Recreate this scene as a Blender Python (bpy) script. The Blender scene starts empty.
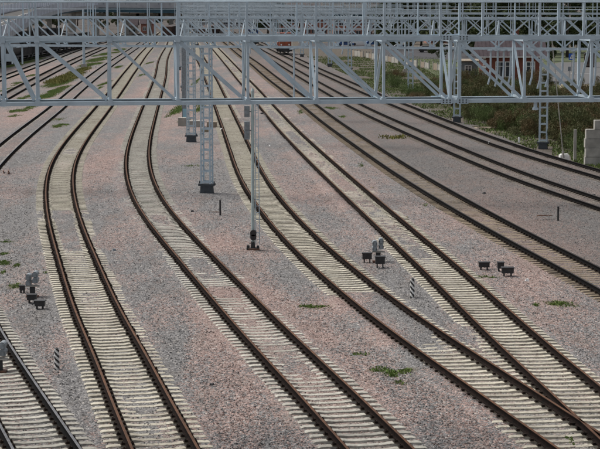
import bpy, math, random
import numpy as np
from mathutils import Vector, Matrix
R = math.radians
random.seed(7); rng = np.random.default_rng(7)
scene = bpy.context.scene
col = scene.collection

# ------------------------------------------------------------------ camera
H = 11.2; F = 1800.0; PIT = math.atan(224.5 / F)
cam_d = bpy.data.cameras.new('camera'); cam = bpy.data.objects.new('camera', cam_d); col.objects.link(cam)
cam.location = (0, 0, H); cam.rotation_euler = (math.pi / 2 - PIT, 0, 0)
cam_d.sensor_width = 36; cam_d.lens = 36 * F / 600; cam_d.clip_start = 0.5; cam_d.clip_end = 6000
scene.camera = cam
# ------------------------------------------------------------------ light
world = bpy.data.worlds.new('World'); scene.world = world; world.use_nodes = True
wn = world.node_tree; wn.nodes.clear()
sky = wn.nodes.new('ShaderNodeTexSky'); sky.sky_type = 'NISHITA'; sky.sun_disc = False
SUN_EL, SUN_AZ = R(58), R(-60)
sky.sun_elevation = SUN_EL; sky.sun_rotation = SUN_AZ; sky.dust_density = 3.0; sky.air_density = 0.7; sky.ozone_density = 0.6
bg = wn.nodes.new('ShaderNodeBackground'); bg.inputs['Strength'].default_value = 0.112
wo = wn.nodes.new('ShaderNodeOutputWorld')
hs = wn.nodes.new('ShaderNodeHueSaturation'); hs.inputs['Saturation'].default_value = .3
wn.links.new(sky.outputs[0], hs.inputs['Color']); wn.links.new(hs.outputs[0], bg.inputs[0]); wn.links.new(bg.outputs[0], wo.inputs[0])
sd = bpy.data.lights.new('sun', 'SUN'); sd.energy = 1.9; sd.angle = R(22); sd.color = (1.0, 0.965, 0.91)
so = bpy.data.objects.new('sun', sd); col.objects.link(so)
sv = Vector((math.sin(SUN_AZ) * math.cos(SUN_EL), math.cos(SUN_AZ) * math.cos(SUN_EL), math.sin(SUN_EL)))
so.rotation_euler = sv.to_track_quat('Z', 'Y').to_euler()
scene.view_settings.view_transform = 'Standard'; scene.view_settings.look = 'None'
scene.view_settings.exposure = 0.5; scene.view_settings.gamma = 1.0
try: scene.view_settings.use_curve_mapping = False
except Exception: pass

# ------------------------------------------------------------------ survey helpers (photo measurements -> metres)
cp, sp = math.cos(PIT), math.sin(PIT)
def ray(x, y):
    u = (x - 300) / F; v = (224.5 - y) / F
    return u, cp + v * sp, -sp + v * cp
def gp(x, y, z=0.0):
    dx, dy, dz = ray(x, y); t = (z - H) / dz
    return Vector((dx * t, dy * t, z))
def py(x, y, Y):
    dx, dy, dz = ray(x, y); t = Y / dy
    return Vector((dx * t, Y, H + dz * t))

# ------------------------------------------------------------------ numpy noise
_perm = rng.random((256, 256))
def vnoise(x, y):
    xi = np.floor(x).astype(int); yi = np.floor(y).astype(int); fx = x - xi; fy = y - yi
    fx = fx * fx * (3 - 2 * fx); fy = fy * fy * (3 - 2 * fy)
    g = lambda a, b: _perm[a % 256, b % 256]
    return (g(xi, yi) * (1 - fx) + g(xi + 1, yi) * fx) * (1 - fy) + (g(xi, yi + 1) * (1 - fx) + g(xi + 1, yi + 1) * fx) * fy
def fbm(x, y, o=3):
    s = 0; a = 1; t = 0
    for k in range(o):
        s = s + a * vnoise(x * 2 ** k + 17 * k, y * 2 ** k + 31 * k); t += a; a *= .5
    return s / t

# ------------------------------------------------------------------ materials
def new_mat(name):
    m = bpy.data.materials.new(name); m.use_nodes = True; nt = m.node_tree
    return m, nt, nt.nodes['Principled BSDF']
def N(nt, t, **kw):
    n = nt.nodes.new(t)
    for k, v in kw.items():
        if k in n.inputs: n.inputs[k].default_value = v
        else: setattr(n, k, v)
    return n
def mixc(nt, fac, a, b, mode='MIX'):
    n = nt.nodes.new('ShaderNodeMix'); n.data_type = 'RGBA'; n.blend_type = mode
    for i, s in ((0, fac), (6, a), (7, b)):
        if hasattr(s, 'links'): nt.links.new(s, n.inputs[i])
        else: n.inputs[i].default_value = s if i == 0 else (*s, 1)
    return n.outputs[2]
def ramp(nt, src, a, b, c0=0.0, c1=1.0):
    n = nt.nodes.new('ShaderNodeMapRange'); n.inputs[1].default_value = a; n.inputs[2].default_value = b
    n.inputs[3].default_value = c0; n.inputs[4].default_value = c1
    nt.links.new(src, n.inputs[0]); return n.outputs[0]
def mat(name, c1, c2=None, scale=3.0, rough=0.8, metal=0.0, bump=0.0, bscale=None, detail=5, lo=.35, hi=.65, obj_var=0.0, spec=None):
    m, nt, b = new_mat(name)
    c2 = c2 or tuple(v * .75 for v in c1)
    geo = N(nt, 'ShaderNodeNewGeometry')
    n = N(nt, 'ShaderNodeTexNoise', Scale=scale, Detail=detail); nt.links.new(geo.outputs['Position'], n.inputs['Vector'])
    c = mixc(nt, ramp(nt, n.outputs[0], lo, hi), c1, c2)
    if obj_var:
        oi = N(nt, 'ShaderNodeObjectInfo'); g = ramp(nt, oi.outputs['Random'], 0, 1, 1 - obj_var, 1 + obj_var)
        cc = nt.nodes.new('ShaderNodeCombineColor'); [nt.links.new(g, cc.inputs[i]) for i in range(3)]
        c = mixc(nt, 1.0, c, cc.outputs[0], 'MULTIPLY')
    nt.links.new(c, b.inputs['Base Color']); b.inputs['Roughness'].default_value = rough; b.inputs['Metallic'].default_value = metal
    if spec is not None: b.inputs['Specular IOR Level'].default_value = spec
    if bump:
        n2 = N(nt, 'ShaderNodeTexNoise', Scale=bscale or scale * 4, Detail=4); nt.links.new(geo.outputs['Position'], n2.inputs['Vector'])
        bm = N(nt, 'ShaderNodeBump', Strength=bump, Distance=.02); nt.links.new(n2.outputs[0], bm.inputs['Height']); nt.links.new(bm.outputs[0], b.inputs['Normal'])
    return m
M = {}
M['steel'] = mat('painted_steel', (.46, .555, .615), (.33, .40, .45), 2.6, .55, .0, .15, 40, lo=.35, hi=.8, detail=9)
M['steel_far'] = mat('galvanised_steel', (.48, .56, .61), (.34, .41, .45), 1.1, .5, lo=.3, hi=.7)
M['foot_black'] = mat('bitumen_black', (.018, .02, .023), (.03, .03, .03), 6, .7)
M['foot_grey'] = mat('bitumen_blue_grey', (.045, .055, .065), (.03, .035, .04), 6, .7)
M['black'] = mat('black_paint', (.014, .014, .016), (.03, .028, .028), 8, .55)
M['white'] = mat('white_paint', (.82, .82, .80), (.68, .67, .63), 7, .6)
M['clip'] = mat('dark_fastening', (.016, .012, .010), (.03, .02, .015), 9, .9, spec=.1)
M['grease'] = mat('greased_concrete', (.05, .04, .032), (.10, .085, .065), 9, .9, spec=.1)
M['grey_paint'] = mat('grey_paint', (.25, .28, .30), (.17, .19, .2), 7, .5)
M['conc'] = mat('weathered_concrete', (.40, .38, .34), (.27, .26, .23), 1.7, .9, 0, .4, 20)
M['wood'] = mat('weathered_wood', (.33, .27, .2), (.2, .16, .12), 5, .85, 0, .3)
M['rust'] = mat('rust', (.16, .075, .045), (.09, .05, .035), 9, .85)
def add_rust(m, amt):
    nt = m.node_tree; b = nt.nodes['Principled BSDF']; src = b.inputs['Base Color'].links[0].from_socket
    geo = N(nt, 'ShaderNodeNewGeometry'); n = N(nt, 'ShaderNodeTexNoise', Scale=3.4, Detail=8.0, Roughness=.75); nt.links.new(geo.outputs['Position'], n.inputs['Vector'])
    c = mixc(nt, ramp(nt, n.outputs[0], .60, .72, 0, amt), src, (.17, .11, .075)); nt.links.new(c, b.inputs['Base Color'])
add_rust(M['steel'], .5); add_rust(M['steel_far'], .4)
def rail_mat(name, c1, c2): return mat(name, c1, c2, 7.0, .95, 0, .2, 60, spec=.08)
M['rail_brown'] = rail_mat('rusty_rail_side', (.018, .011, .009), (.008, .006, .005))
M['rail_dark'] = rail_mat('dark_rail_side', (.009, .008, .008), (.006, .006, .006))
M['head_brown'] = mat('brown_rail_head', (.125, .062, .034), (.075, .04, .025), 3, .8, spec=.15)
M['head_dark'] = mat('dark_rail_head', (.03, .023, .02), (.016, .014, .013), 3, .7, spec=.2)
M['head_shiny'] = mat('polished_rail_head', (.17, .17, .18), (.10, .095, .09), 6, .5, .6)
def sleeper_mat(name, c1, c2, c3):
    m, nt, b = new_mat(name); geo = N(nt, 'ShaderNodeNewGeometry')
    n = N(nt, 'ShaderNodeTexNoise', Scale=9.0, Detail=6); nt.links.new(geo.outputs['Position'], n.inputs['Vector'])
    n3 = N(nt, 'ShaderNodeTexNoise', Scale=.55, Detail=3); nt.links.new(geo.outputs['Position'], n3.inputs['Vector'])
    c = mixc(nt, ramp(nt, n.outputs[0], .4, .7), c1, c2)
    c = mixc(nt, ramp(nt, n3.outputs[0], .5, .72, 0, .75), c, c3)
    v = N(nt, 'ShaderNodeTexVoronoi', Scale=14.0); nt.links.new(geo.outputs['Position'], v.inputs['Vector'])
    sx = nt.nodes.new('ShaderNodeSeparateColor'); nt.links.new(v.outputs['Color'], sx.inputs[0])
    c = mixc(nt, ramp(nt, sx.outputs[0], .84, .9, 0, .55), c, (.17, .13, .115))   # stray stones and dirt
    oi = N(nt, 'ShaderNodeObjectInfo'); g = ramp(nt, oi.outputs['Random'], 0, 1, .80, 1.08)
    cc = nt.nodes.new('ShaderNodeCombineColor'); [nt.links.new(g, cc.inputs[i]) for i in range(3)]
    c = mixc(nt, 1.0, c, cc.outputs[0], 'MULTIPLY')
    nt.links.new(c, b.inputs['Base Color']); b.inputs['Roughness'].default_value = .95; b.inputs['Specular IOR Level'].default_value = .15
    return m
M['sl_cream'] = sleeper_mat('cream_concrete_sleeper', (.52, .485, .395), (.41, .375, .30), (.29, .26, .21))
M['sl_mid'] = sleeper_mat('grey_cream_sleeper', (.47, .45, .39), (.35, .335, .29), (.26, .24, .21))
M['sl_brown'] = sleeper_mat('brown_soiled_sleeper', (.27, .22, .155), (.19, .15, .11), (.12, .1, .08))
M['sl_dark'] = sleeper_mat('dark_soiled_sleeper', (.235, .205, .17), (.16, .14, .12), (.1, .085, .072))

def ballast_mat():
    m, nt, b = new_mat('crushed_granite_ballast'); L = nt.links
    geo = N(nt, 'ShaderNodeNewGeometry'); P = geo.outputs['Position']
    mp = N(nt, 'ShaderNodeMapping'); mp.inputs['Scale'].default_value = (1.0, .3, 1.0); L.new(P, mp.inputs[0])
    big = N(nt, 'ShaderNodeTexNoise', Scale=.2, Detail=5.0, Roughness=.65); L.new(mp.outputs[0], big.inputs['Vector'])
    med = N(nt, 'ShaderNodeTexNoise', Scale=1.1, Detail=5.0, Roughness=.7); L.new(mp.outputs[0], med.inputs['Vector'])
    at = N(nt, 'ShaderNodeAttribute'); at.attribute_name = 'mask'
    sp_ = nt.nodes.new('ShaderNodeSeparateColor'); L.new(at.outputs['Color'], sp_.inputs[0])
    v = N(nt, 'ShaderNodeTexVoronoi', Scale=17.0, Randomness=1.0); L.new(P, v.inputs['Vector'])
    sv_ = nt.nodes.new('ShaderNodeSeparateColor'); L.new(v.outputs['Color'], sv_.inputs[0])
    v2 = N(nt, 'ShaderNodeTexVoronoi', Scale=7.0); L.new(P, v2.inputs['Vector'])
    sv2 = nt.nodes.new('ShaderNodeSeparateColor'); L.new(v2.outputs['Color'], sv2.inputs[0])
    # share of pink stones follows the big patches
    at2 = N(nt, 'ShaderNodeAttribute'); at2.attribute_name = 'pink'
    bsum = N(nt, 'ShaderNodeMath', operation='ADD'); L.new(ramp(nt, big.outputs[0], .40, .60, -.50, .12), bsum.inputs[0]); L.new(at2.outputs['Fac'], bsum.inputs[1])
    add = N(nt, 'ShaderNodeMath', operation='ADD'); L.new(bsum.outputs[0], add.inputs[0]); L.new(ramp(nt, med.outputs[0], .3, .7, -.34, .34), add.inputs[1])
    add2 = N(nt, 'ShaderNodeMath', operation='ADD'); L.new(add.outputs[0], add2.inputs[0]); L.new(sv_.outputs[0], add2.inputs[1])
    pinkf = ramp(nt, add2.outputs[0], .42, .62)
    grey = mixc(nt, sv_.outputs[1], (.088, .084, .082), (.275, .266, .26))
    pink = mixc(nt, sv_.outputs[1], (.185, .122, .104), (.42, .31, .275))
    c = mixc(nt, pinkf, grey, pink)
    # a few very light and very dark stones
    c = mixc(nt, ramp(nt, sv_.outputs[2], .93, .96, 0, .75), c, (.52, .48, .44))
    c = mixc(nt, ramp(nt, sv2.outputs[2], .84, .9, 0, .5), c, (.07, .065, .065))
    lf = N(nt, 'ShaderNodeTexNoise', Scale=.55, Detail=6.0, Roughness=.7); L.new(mp.outputs[0], lf.inputs['Vector'])
    c = mixc(nt, ramp(nt, lf.outputs[0], .52, .72, 0, .42), c, (.10, .088, .078))   # trodden, dirty patches
    # dusty fines
    c = mixc(nt, ramp(nt, med.outputs[0], .5, .75, 0, .35), c, (.24, .215, .19))
    # brake dust and grease along the rails, soil, and the yard's darker right side
    c = mixc(nt, ramp(nt, sp_.outputs[0], 0, 1, 0, .9), c, (.035, .027, .023))
    soil = mixc(nt, med.outputs[0], (.10, .085, .06), (.16, .135, .095))
    c = mixc(nt, sp_.outputs[1], c, soil)
    c = mixc(nt, ramp(nt, sp_.outputs[2], 0, 1.6, 0, .95), c, (.09, .078, .07))
    c = mixc(nt, ramp(nt, at.outputs['Alpha'], 0, 1, 0, .85), c, mixc(nt, sv_.outputs[1], (.30, .28, .245), (.46, .435, .38)))   # pale concrete dust between the sleepers
    L.new(c, b.inputs['Base Color']); b.inputs['Roughness'].default_value = .92; b.inputs['Specular IOR Level'].default_value = .25
    bm = N(nt, 'ShaderNodeBump', Strength=.8, Distance=.07); L.new(v.outputs['Distance'], bm.inputs['Height']); bm.invert = True
    L.new(bm.outputs[0], b.inputs['Normal'])
    return m
M['ballast'] = ballast_mat()
def leaf_mat(name, a, b_, c_):
    m, nt, b = new_mat(name); geo = N(nt, 'ShaderNodeNewGeometry')
    n = N(nt, 'ShaderNodeTexNoise', Scale=.7, Detail=3); nt.links.new(geo.outputs['Position'], n.inputs['Vector'])
    n2 = N(nt, 'ShaderNodeTexNoise', Scale=9.0, Detail=2); nt.links.new(geo.outputs['Position'], n2.inputs['Vector'])
    c = mixc(nt, ramp(nt, n.outputs[0], .35, .65), a, b_); c = mixc(nt, ramp(nt, n2.outputs[0], .55, .75, 0, .45), c, c_)
    nt.links.new(c, b.inputs['Base Color']); b.inputs['Roughness'].default_value = .7; b.inputs['Specular IOR Level'].default_value = .2
    return m
M['grass'] = leaf_mat('green_grass', (.115, .185, .045), (.16, .21, .06), (.21, .22, .09))
M['grass_dull'] = leaf_mat('dull_grass', (.095, .15, .038), (.13, .155, .05), (.17, .165, .07))
M['grass_yel'] = leaf_mat('yellowing_grass', (.13, .14, .04), (.2, .18, .05), (.1, .13, .035))
M['scrub_a'] = leaf_mat('dry_scrub', (.135, .085, .04), (.085, .078, .032), (.19, .13, .065))
M['scrub_b'] = leaf_mat('olive_scrub', (.065, .085, .030), (.105, .095, .04), (.15, .13, .055))
M['scrub_c'] = leaf_mat('green_scrub', (.085, .13, .04), (.11, .145, .048), (.15, .16, .065))
M['tree_a'] = leaf_mat('dark_foliage', (.028, .042, .018), (.045, .06, .022), (.07, .08, .03))
M['tree_b'] = leaf_mat('mid_foliage', (.04, .06, .022), (.065, .08, .028), (.10, .09, .035))
M['bark'] = mat('bark', (.09, .07, .05), (.05, .04, .03), 8, .9)
M['asphalt'] = mat('asphalt', (.045, .042, .045), (.035, .033, .036), 1.5, .9)
M['road_light'] = mat('worn_asphalt', (.10, .098, .096), (.08, .078, .076), 1.2, .9)
M['ramp_road'] = mat('bridge_asphalt', (.11, .105, .10), (.08, .078, .075), .5, .95, spec=.2)
M['brick'] = mat('red_brick', (.20, .058, .036), (.15, .05, .034), 5, .85)
M['roof_brown'] = mat('brown_metal_roof', (.075, .058, .064), (.055, .043, .048), 2, .85, spec=.2)
M['plaster'] = mat('beige_plaster', (.48, .41, .34), (.38, .33, .28), .4, .9)
M['plaster2'] = mat('pinkish_plaster', (.46, .33, .27), (.38, .28, .23), .4, .9)
M['plaster3'] = mat('grey_plaster', (.40, .41, .42), (.31, .32, .34), .4, .9)
M['brick2'] = mat('far_brick', (.33, .14, .10), (.26, .12, .09), .8, .9)
M['glass'] = mat('window_glass', (.03, .036, .045), (.05, .058, .07), 2, .15)
M['teal'] = mat('teal_girder', (.04, .11, .15), (.03, .08, .11), .6, .6)
M['barrier'] = mat('noise_barrier_panel', (.62, .65, .72), (.48, .51, .59), .5, .45)
M['blue'] = mat('blue_paint', (.02, .085, .26), (.02, .06, .17), 1, .45)
M['orange'] = mat('orange_paint', (.38, .085, .03), (.22, .06, .03), 2, .6)
M['green'] = mat('green_paint', (.03, .12, .08), (.02, .08, .06), 2, .6)
M['signblue'] = mat('sign_blue', (.01, .09, .42), (.01, .08, .36), 2, .4)
M['wagon'] = mat('dark_wagon_paint', (.022, .021, .022), (.038, .034, .031), 1.2, .7)
M['wagon_b'] = mat('brown_wagon_paint', (.085, .045, .032), (.055, .035, .028), 1.2, .8)
M['ltblue'] = mat('pale_blue_sheet', (.25, .5, .6), (.3, .45, .52), 4, .6)
M['tyre'] = mat('rubber', (.02, .02, .02), (.03, .03, .03), 5, .8)
M['sand'] = mat('sandy_soil', (.30, .25, .17), (.22, .18, .12), .9, .95)
M['field'] = mat('mown_grass_ground', (.05, .075, .025), (.08, .085, .035), .6, .95)

# ------------------------------------------------------------------ mesh helpers
class MB:
    def __init__(s): s.v = []; s.f = []; s.m = []
    def add(s, v, f, mi=0):
        o = len(s.v); s.v += [tuple(p) for p in v]; s.f += [tuple(i + o for i in q) for q in f]; s.m += [mi] * len(f); return s
    def box(s, c, d, rz=0, mi=0, taper=1.0, rx=0):
        x, y, z = (k / 2 for k in d); t = taper
        P = [(-x, -y, -z), (x, -y, -z), (x, y, -z), (-x, y, -z), (-x * t, -y * t, z), (x * t, -y * t, z), (x * t, y * t, z), (-x * t, y * t, z)]
        m = Matrix.Rotation(rz, 3, 'Z') @ Matrix.Rotation(rx, 3, 'X'); c = Vector(c)
        return s.add([c + m @ Vector(p) for p in P], [(0, 3, 2, 1), (4, 5, 6, 7), (0, 1, 5, 4), (1, 2, 6, 5), (2, 3, 7, 6), (3, 0, 4, 7)], mi)
    def bar(s, p, q, w, h=None, mi=0, up=(0, 0, 1)):
        h = h or w; p = Vector(p); q = Vector(q); d = (q - p).normalized(); u = Vector(up)
        if abs(d.dot(u)) > .97: u = Vector((0, 1, 0))
        a = d.cross(u).normalized() * w / 2; b = a.cross(d).normalized() * h / 2
        return s.add([p - a - b, p + a - b, p + a + b, p - a + b, q - a - b, q + a - b, q + a + b, q - a + b],
                     [(0, 3, 2, 1), (4, 5, 6, 7), (0, 1, 5, 4), (1, 2, 6, 5), (2, 3, 7, 6), (3, 0, 4, 7)], mi)
    def angle(s, p, q, w, t=.012, sx=1, sy=1, mi=0):      # L section bar, legs along world z and horizontal normal
        p = Vector(p); q = Vector(q); d = (q - p).normalized(); u = Vector((0, 0, 1))
        if abs(d.dot(u)) > .97: u = Vector((1, 0, 0))
        a = d.cross(u).normalized() * sx; b = a.cross(d).normalized() * sy
        if b.dot(u) * sy < 0: b = -b
        s.bar(p + a * w / 2, q + a * w / 2, w, t, mi, up=b); 
        s.bar(p + b * (w / 2 + t / 2), q + b * (w / 2 + t / 2), w, t, mi, up=a); return s
    def tube(s, pts, r, n=8, mi=0, r2=None, cap=True):
        pts = [Vector(p) for p in pts]; rings = []
        for i, p in enumerate(pts):
            d = (pts[min(i + 1, len(pts) - 1)] - pts[max(i - 1, 0)]).normalized()
            u = Vector((0, 0, 1)) if abs(d.z) < .95 else Vector((1, 0, 0))
            a = d.cross(u).normalized(); b = a.cross(d).normalized()
            rr = r + ((r2 if r2 is not None else r) - r) * i / max(1, len(pts) - 1)
            rings.append([p + a * math.cos(2 * math.pi * k / n) * rr + b * math.sin(2 * math.pi * k / n) * rr for k in range(n)])
        v = [q for g in rings for q in g]; f = []
        for i in range(len(pts) - 1):
            for k in range(n): f.append((i * n + k, i * n + (k + 1) % n, (i + 1) * n + (k + 1) % n, (i + 1) * n + k))
        if cap: f += [tuple(range(n))[::-1], tuple(range((len(pts) - 1) * n, len(pts) * n))]
        return s.add(v, f, mi)
    def build(s, name, m, parent=None, loc=(0, 0, 0), smooth=False, rz=0):
        me = bpy.data.meshes.new(name); me.from_pydata(s.v, [], s.f)
        ms = m if isinstance(m, (list, tuple)) else [m]
        for k in ms: me.materials.append(k)
        if len(ms) > 1: me.polygons.foreach_set('material_index', s.m)
        if smooth: me.polygons.foreach_set('use_smooth', [True] * len(me.polygons))
        me.update(); o = bpy.data.objects.new(name, me); col.objects.link(o); o.parent = parent; o.location = loc; o.rotation_euler.z = rz
        return o
def np_mesh(name, V, Fq, mats, parent=None, mi=None, smooth=False):
    me = bpy.data.meshes.new(name); V = np.asarray(V, dtype=np.float32); Fq = np.asarray(Fq, dtype=np.int32); k = Fq.shape[1]
    me.vertices.add(len(V)); me.vertices.foreach_set('co', V.ravel())
    me.loops.add(Fq.size); me.loops.foreach_set('vertex_index', Fq.ravel())
    me.polygons.add(len(Fq)); me.polygons.foreach_set('loop_start', np.arange(0, Fq.size, k, dtype=np.int32))
    for m in (mats if isinstance(mats, (list, tuple)) else [mats]): me.materials.append(m)
    if mi is not None: me.polygons.foreach_set('material_index', np.asarray(mi, dtype=np.int32))
    me.polygons.foreach_set('use_smooth', [smooth] * len(Fq))
    me.update(calc_edges=True); me.validate()
    o = bpy.data.objects.new(name, me); col.objects.link(o); o.parent = parent; return o
def tag(o, label=None, cat=None, group=None, kind=None):
    for k, v in (('label', label), ('category', cat), ('group', group), ('kind', kind)):
        if v: o[k] = v
    return o
def empty(name, loc=(0, 0, 0), rz=0, **kw):
    o = bpy.data.objects.new(name, None); col.objects.link(o); o.location = loc; o.rotation_euler.z = rz; o.empty_display_size = .3
    return tag(o, **kw)
kids = {}
def copy_tree(o, parent=None, _idx=None):
    if _idx is None:
        _idx = {}
        for c in bpy.data.objects:
            if c.parent: _idx.setdefault(c.parent.name, []).append(c)
    c = o.copy(); col.objects.link(c); c.parent = parent
    for ch in _idx.get(o.name, []): copy_tree(ch, c, _idx)
    return c

# ------------------------------------------------------------------ the track plan, measured from the photo: (y, centre x)
PLAN = {
 'Q': [(66, 0), (56, 44), (47, 85)],
 'M': [(78, 5.5), (66, 38), (48, 84)],
 'N': [(97, 7), (80, 38), (66, 65), (49.5, 101)],
 'P': [(449, 43), (392, 9.5), (339, -22), (290, -42), (240, -48), (200, -36), (167, -11.5), (147, 9.5), (110, 56.5), (100, 66.5), (80, 90.5), (65, 110), (52, 130)],
 'A': [(449, 162.5), (360, 121.5), (337, 108), (269, 81), (231, 67), (210, 61.5), (200, 60.2), (188, 59.3), (173, 60.5), (158, 66), (142, 76.5), (125, 90), (110, 103), (86, 121), (65, 136.5), (48, 150)],
 'B': [(449, 373.5), (399.5, 327.5), (350, 278.5), (299, 231), (270, 205), (246, 183), (223, 163), (204, 149), (184, 140.5), (162, 137), (144, 139.5), (124, 145.5), (106, 151.5), (90, 157), (75, 162), (48, 169.5)],
 'C': [(446, 575), (416, 531), (377, 476), (345, 427), (292, 357), (270, 332), (248, 307), (222, 283), (200, 265.5), (180, 252.5), (146, 239), (124, 230), (106, 222.5), (86, 214.5), (67, 206), (48, 197)],
 'D': [(422, 604), (394, 573), (374, 550), (337, 508.5), (296, 467), (260, 428), (218, 381), (193, 353), (178, 337), (153, 310.5), (133, 290), (113, 272.5), (106, 266), (90, 253), (70, 235), (57, 223.5), (48, 215)],
 'E': [(295, 622), (272, 580), (240, 518), (203, 453), (178, 411), (143, 360), (123.5, 331), (106, 310), (92, 291), (65, 257), (48, 234)],
 'F': [(207, 602), (179, 520), (145, 439), (136, 419), (112, 365.5), (90, 326), (75, 300), (60, 276), (48, 255)],
 'G': [(177, 602), (153, 521), (124, 443), (114.5, 420), (103, 392), (98, 379), (80, 339), (62, 300), (55, 285), (48, 270)],
}
Zmax = 640
class Track:
    def __init__(s, key):
        pts = np.array([gp(x, y)[:2] for y, x in PLAN[key]]); pts = pts[np.argsort(pts[:, 1])]
        z0 = 24 if key in 'PABCDE' else (60 if key == 'Z' else 40)
        # smooth fit: cubic-ish via dense linear interpolation + heavy gaussian smoothing in log-distance
        t = np.log(pts[:, 1]); lt = np.linspace(math.log(z0), math.log(Zmax), 700)
        x = np.interp(lt, t, pts[:, 0])
        z = np.exp(lt)
        s0 = (pts[1, 0] - pts[0, 0]) / (pts[1, 1] - pts[0, 1]); s1 = (pts[-1, 0] - pts[-2, 0]) / (pts[-1, 1] - pts[-2, 1])
        if len(pts) > 3: s1 = (pts[-1, 0] - pts[-3, 0]) / (pts[-1, 1] - pts[-3, 1])
        x = np.where(z < pts[0, 1], pts[0, 0] + (z - pts[0, 1]) * s0, x); x = np.where(z > pts[-1, 1], pts[-1, 0] + (z - pts[-1, 1]) * s1, x)
        # smoothing
        k = np.exp(-.5 * (np.arange(-40, 41) / 15) ** 2); k /= k.sum()
        lin = np.polyfit(lt, x, 1); r = x - np.polyval(lin, lt)
        rp = np.concatenate([2 * r[0] - r[1:41][::-1], r, 2 * r[-1] - r[-41:-1][::-1]])
        s.x = np.convolve(rp, k, 'valid') + np.polyval(lin, lt); s.z = z
        s.dx = np.gradient(s.x, s.z)
    def cx(s, z): return np.interp(z, s.z, s.x)
    def sl(s, z): return np.interp(z, s.z, s.dx)
TR = {k: Track(k) for k in PLAN}
def Y(y): return gp(300, y).y

# how deep the stones lie over the sleepers: 1 = buried, 0 = clean, per track and distance
def cover(key, z, d):
    z = np.asarray(z, float)
    def band(z0, z1, soft=2.0): return np.clip((z - min(z0, z1)) / soft + .5, 0, 1) * np.clip((max(z0, z1) - z) / soft + .5, 0, 1)
    inside = np.abs(d) < .72; left = d < -.75; right = d > .75
    c = np.full(z.shape, .12) + .22 * (np.abs(d) > 1.0) + .5 * np.clip(fbm(z * .12 + 7 * ord(key), d * .6, 2) - .56, 0, .3) * 3 * (key in 'ABCD')
    if key == 'A':
        c = c + .5 * band(Y(222), Y(211), 1) * (np.abs(d) > .0) + .24 * band(Y(265), Y(222)) * inside * (np.abs(d) < .45)
        c = c + .15 * band(Y(300), Y(255)) * (np.abs(d) < .4) + .3 * right * band(Y(449), Y(240)) 
    if key == 'B':
        c = c + .16 * band(Y(300), Y(120)) * (np.abs(d) < .5) + .5 * left * band(Y(262), Y(150)) + .4 * right * band(Y(360), Y(200)) + .35 * left * band(Y(130), Y(60))
        c = c + .35 * inside * band(Y(400), Y(330), 6) + .6 * inside * band(Y(297), Y(288), 1)
    if key == 'C':
        c = c + .95 * inside * band(Y(335), Y(293), .8) + .55 * inside * band(Y(350), Y(330), 3) + .62 * left * band(Y(420), Y(296), 2) + .3 * right * band(Y(350), Y(292)) + .5 * left * band(Y(110), Y(60)) + .4 * right * band(Y(150), Y(60))
    if key == 'D':
        c = c + .42 * (np.abs(d) < .42) * band(Y(260), Y(60)) + .7 * left * band(Y(238), Y(60)) + .5 * right * band(Y(215), Y(60)) + .4 * left * band(Y(345), Y(325), 1)
    if key == 'E': c = c + .35 * inside + .55 * right
    if key in 'FG': c = c + .42 * inside + .65 * right + .3 * left
    if key in 'MNQ': c = c + .45 * inside + .6 * (np.abs(d) > .8) * band(Y(300), Y(30))
    if key == 'P': c = c + .10 * inside + (.5 * inside + .6 * (np.abs(d) > .8)) * band(Y(260), Y(30), 10)
    return c

SL_TOP = .055
def ground_height(x, z):
    """height of the stones and masks at world (x, z=distance)"""
    h = .012 + .05 * (fbm(x * .25, z * .2) - .5) + .035 * (fbm(x * 2.3, z * 2.0, 2) - .5)
    h += .03 * (vnoise(x * 9, z * 8) - .5)
    stain = np.zeros_like(x); dust = np.zeros_like(x)
    for k, t in TR.items():
        if k in 'QMN': zz0 = 100
        else: zz0 = 0
        d = (x - t.cx(z)) / np.sqrt(1 + t.sl(z) ** 2)
        near = np.abs(d) < 2.0
        n = fbm(x * 1.4 + 50, z * .9 + 9, 3) - .5; n2 = vnoise(x * 8 + 3, z * 7 + 5) - .5
        c = cover(k, z, d)
        lvl = SL_TOP - .074 + c * .092 + n * .034 + n2 * .02
        w = np.clip((1.62 - np.abs(d)) / .22, 0, 1)
        h = np.where(near, h * (1 - w) + lvl * w, h)
        kd = {'A': .22, 'B': .28, 'C': .2, 'D': .25, 'E': .62, 'F': .7, 'G': .7, 'P': .5}.get(k, .6)
        st = kd * (np.exp(-((np.abs(d) - .8) / .15) ** 2) * 0 + .30 * np.exp(-(d / 1.0) ** 4)) * (.6 + .9 * (n + .5))
        st = np.maximum(st, np.clip(1.6 - np.abs(np.abs(d) - .8) / .175, 0, 1) * np.clip(1.3 - c * .55, .3, 1))
        stain = np.maximum(stain, st)
        dk = {'A': .85, 'C': .95, 'D': .8, 'B': .7, 'M': .5, 'P': .3}.get(k, 0)
        farf = np.clip((z - 42) / 22, .55, 1)
        dust = np.maximum(dust, (np.abs(np.abs(d) - .8) > .2) * dk * farf * np.clip(1.25 - c * 2.2, 0, 1) * np.clip((1.42 - np.abs(d)) / .12, 0, 1) * (.75 + .5 * n))
    h = np.minimum(h, SL_TOP + .045)
    return h, np.clip(stain, 0, 1), np.clip(dust, 0, 1)

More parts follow.
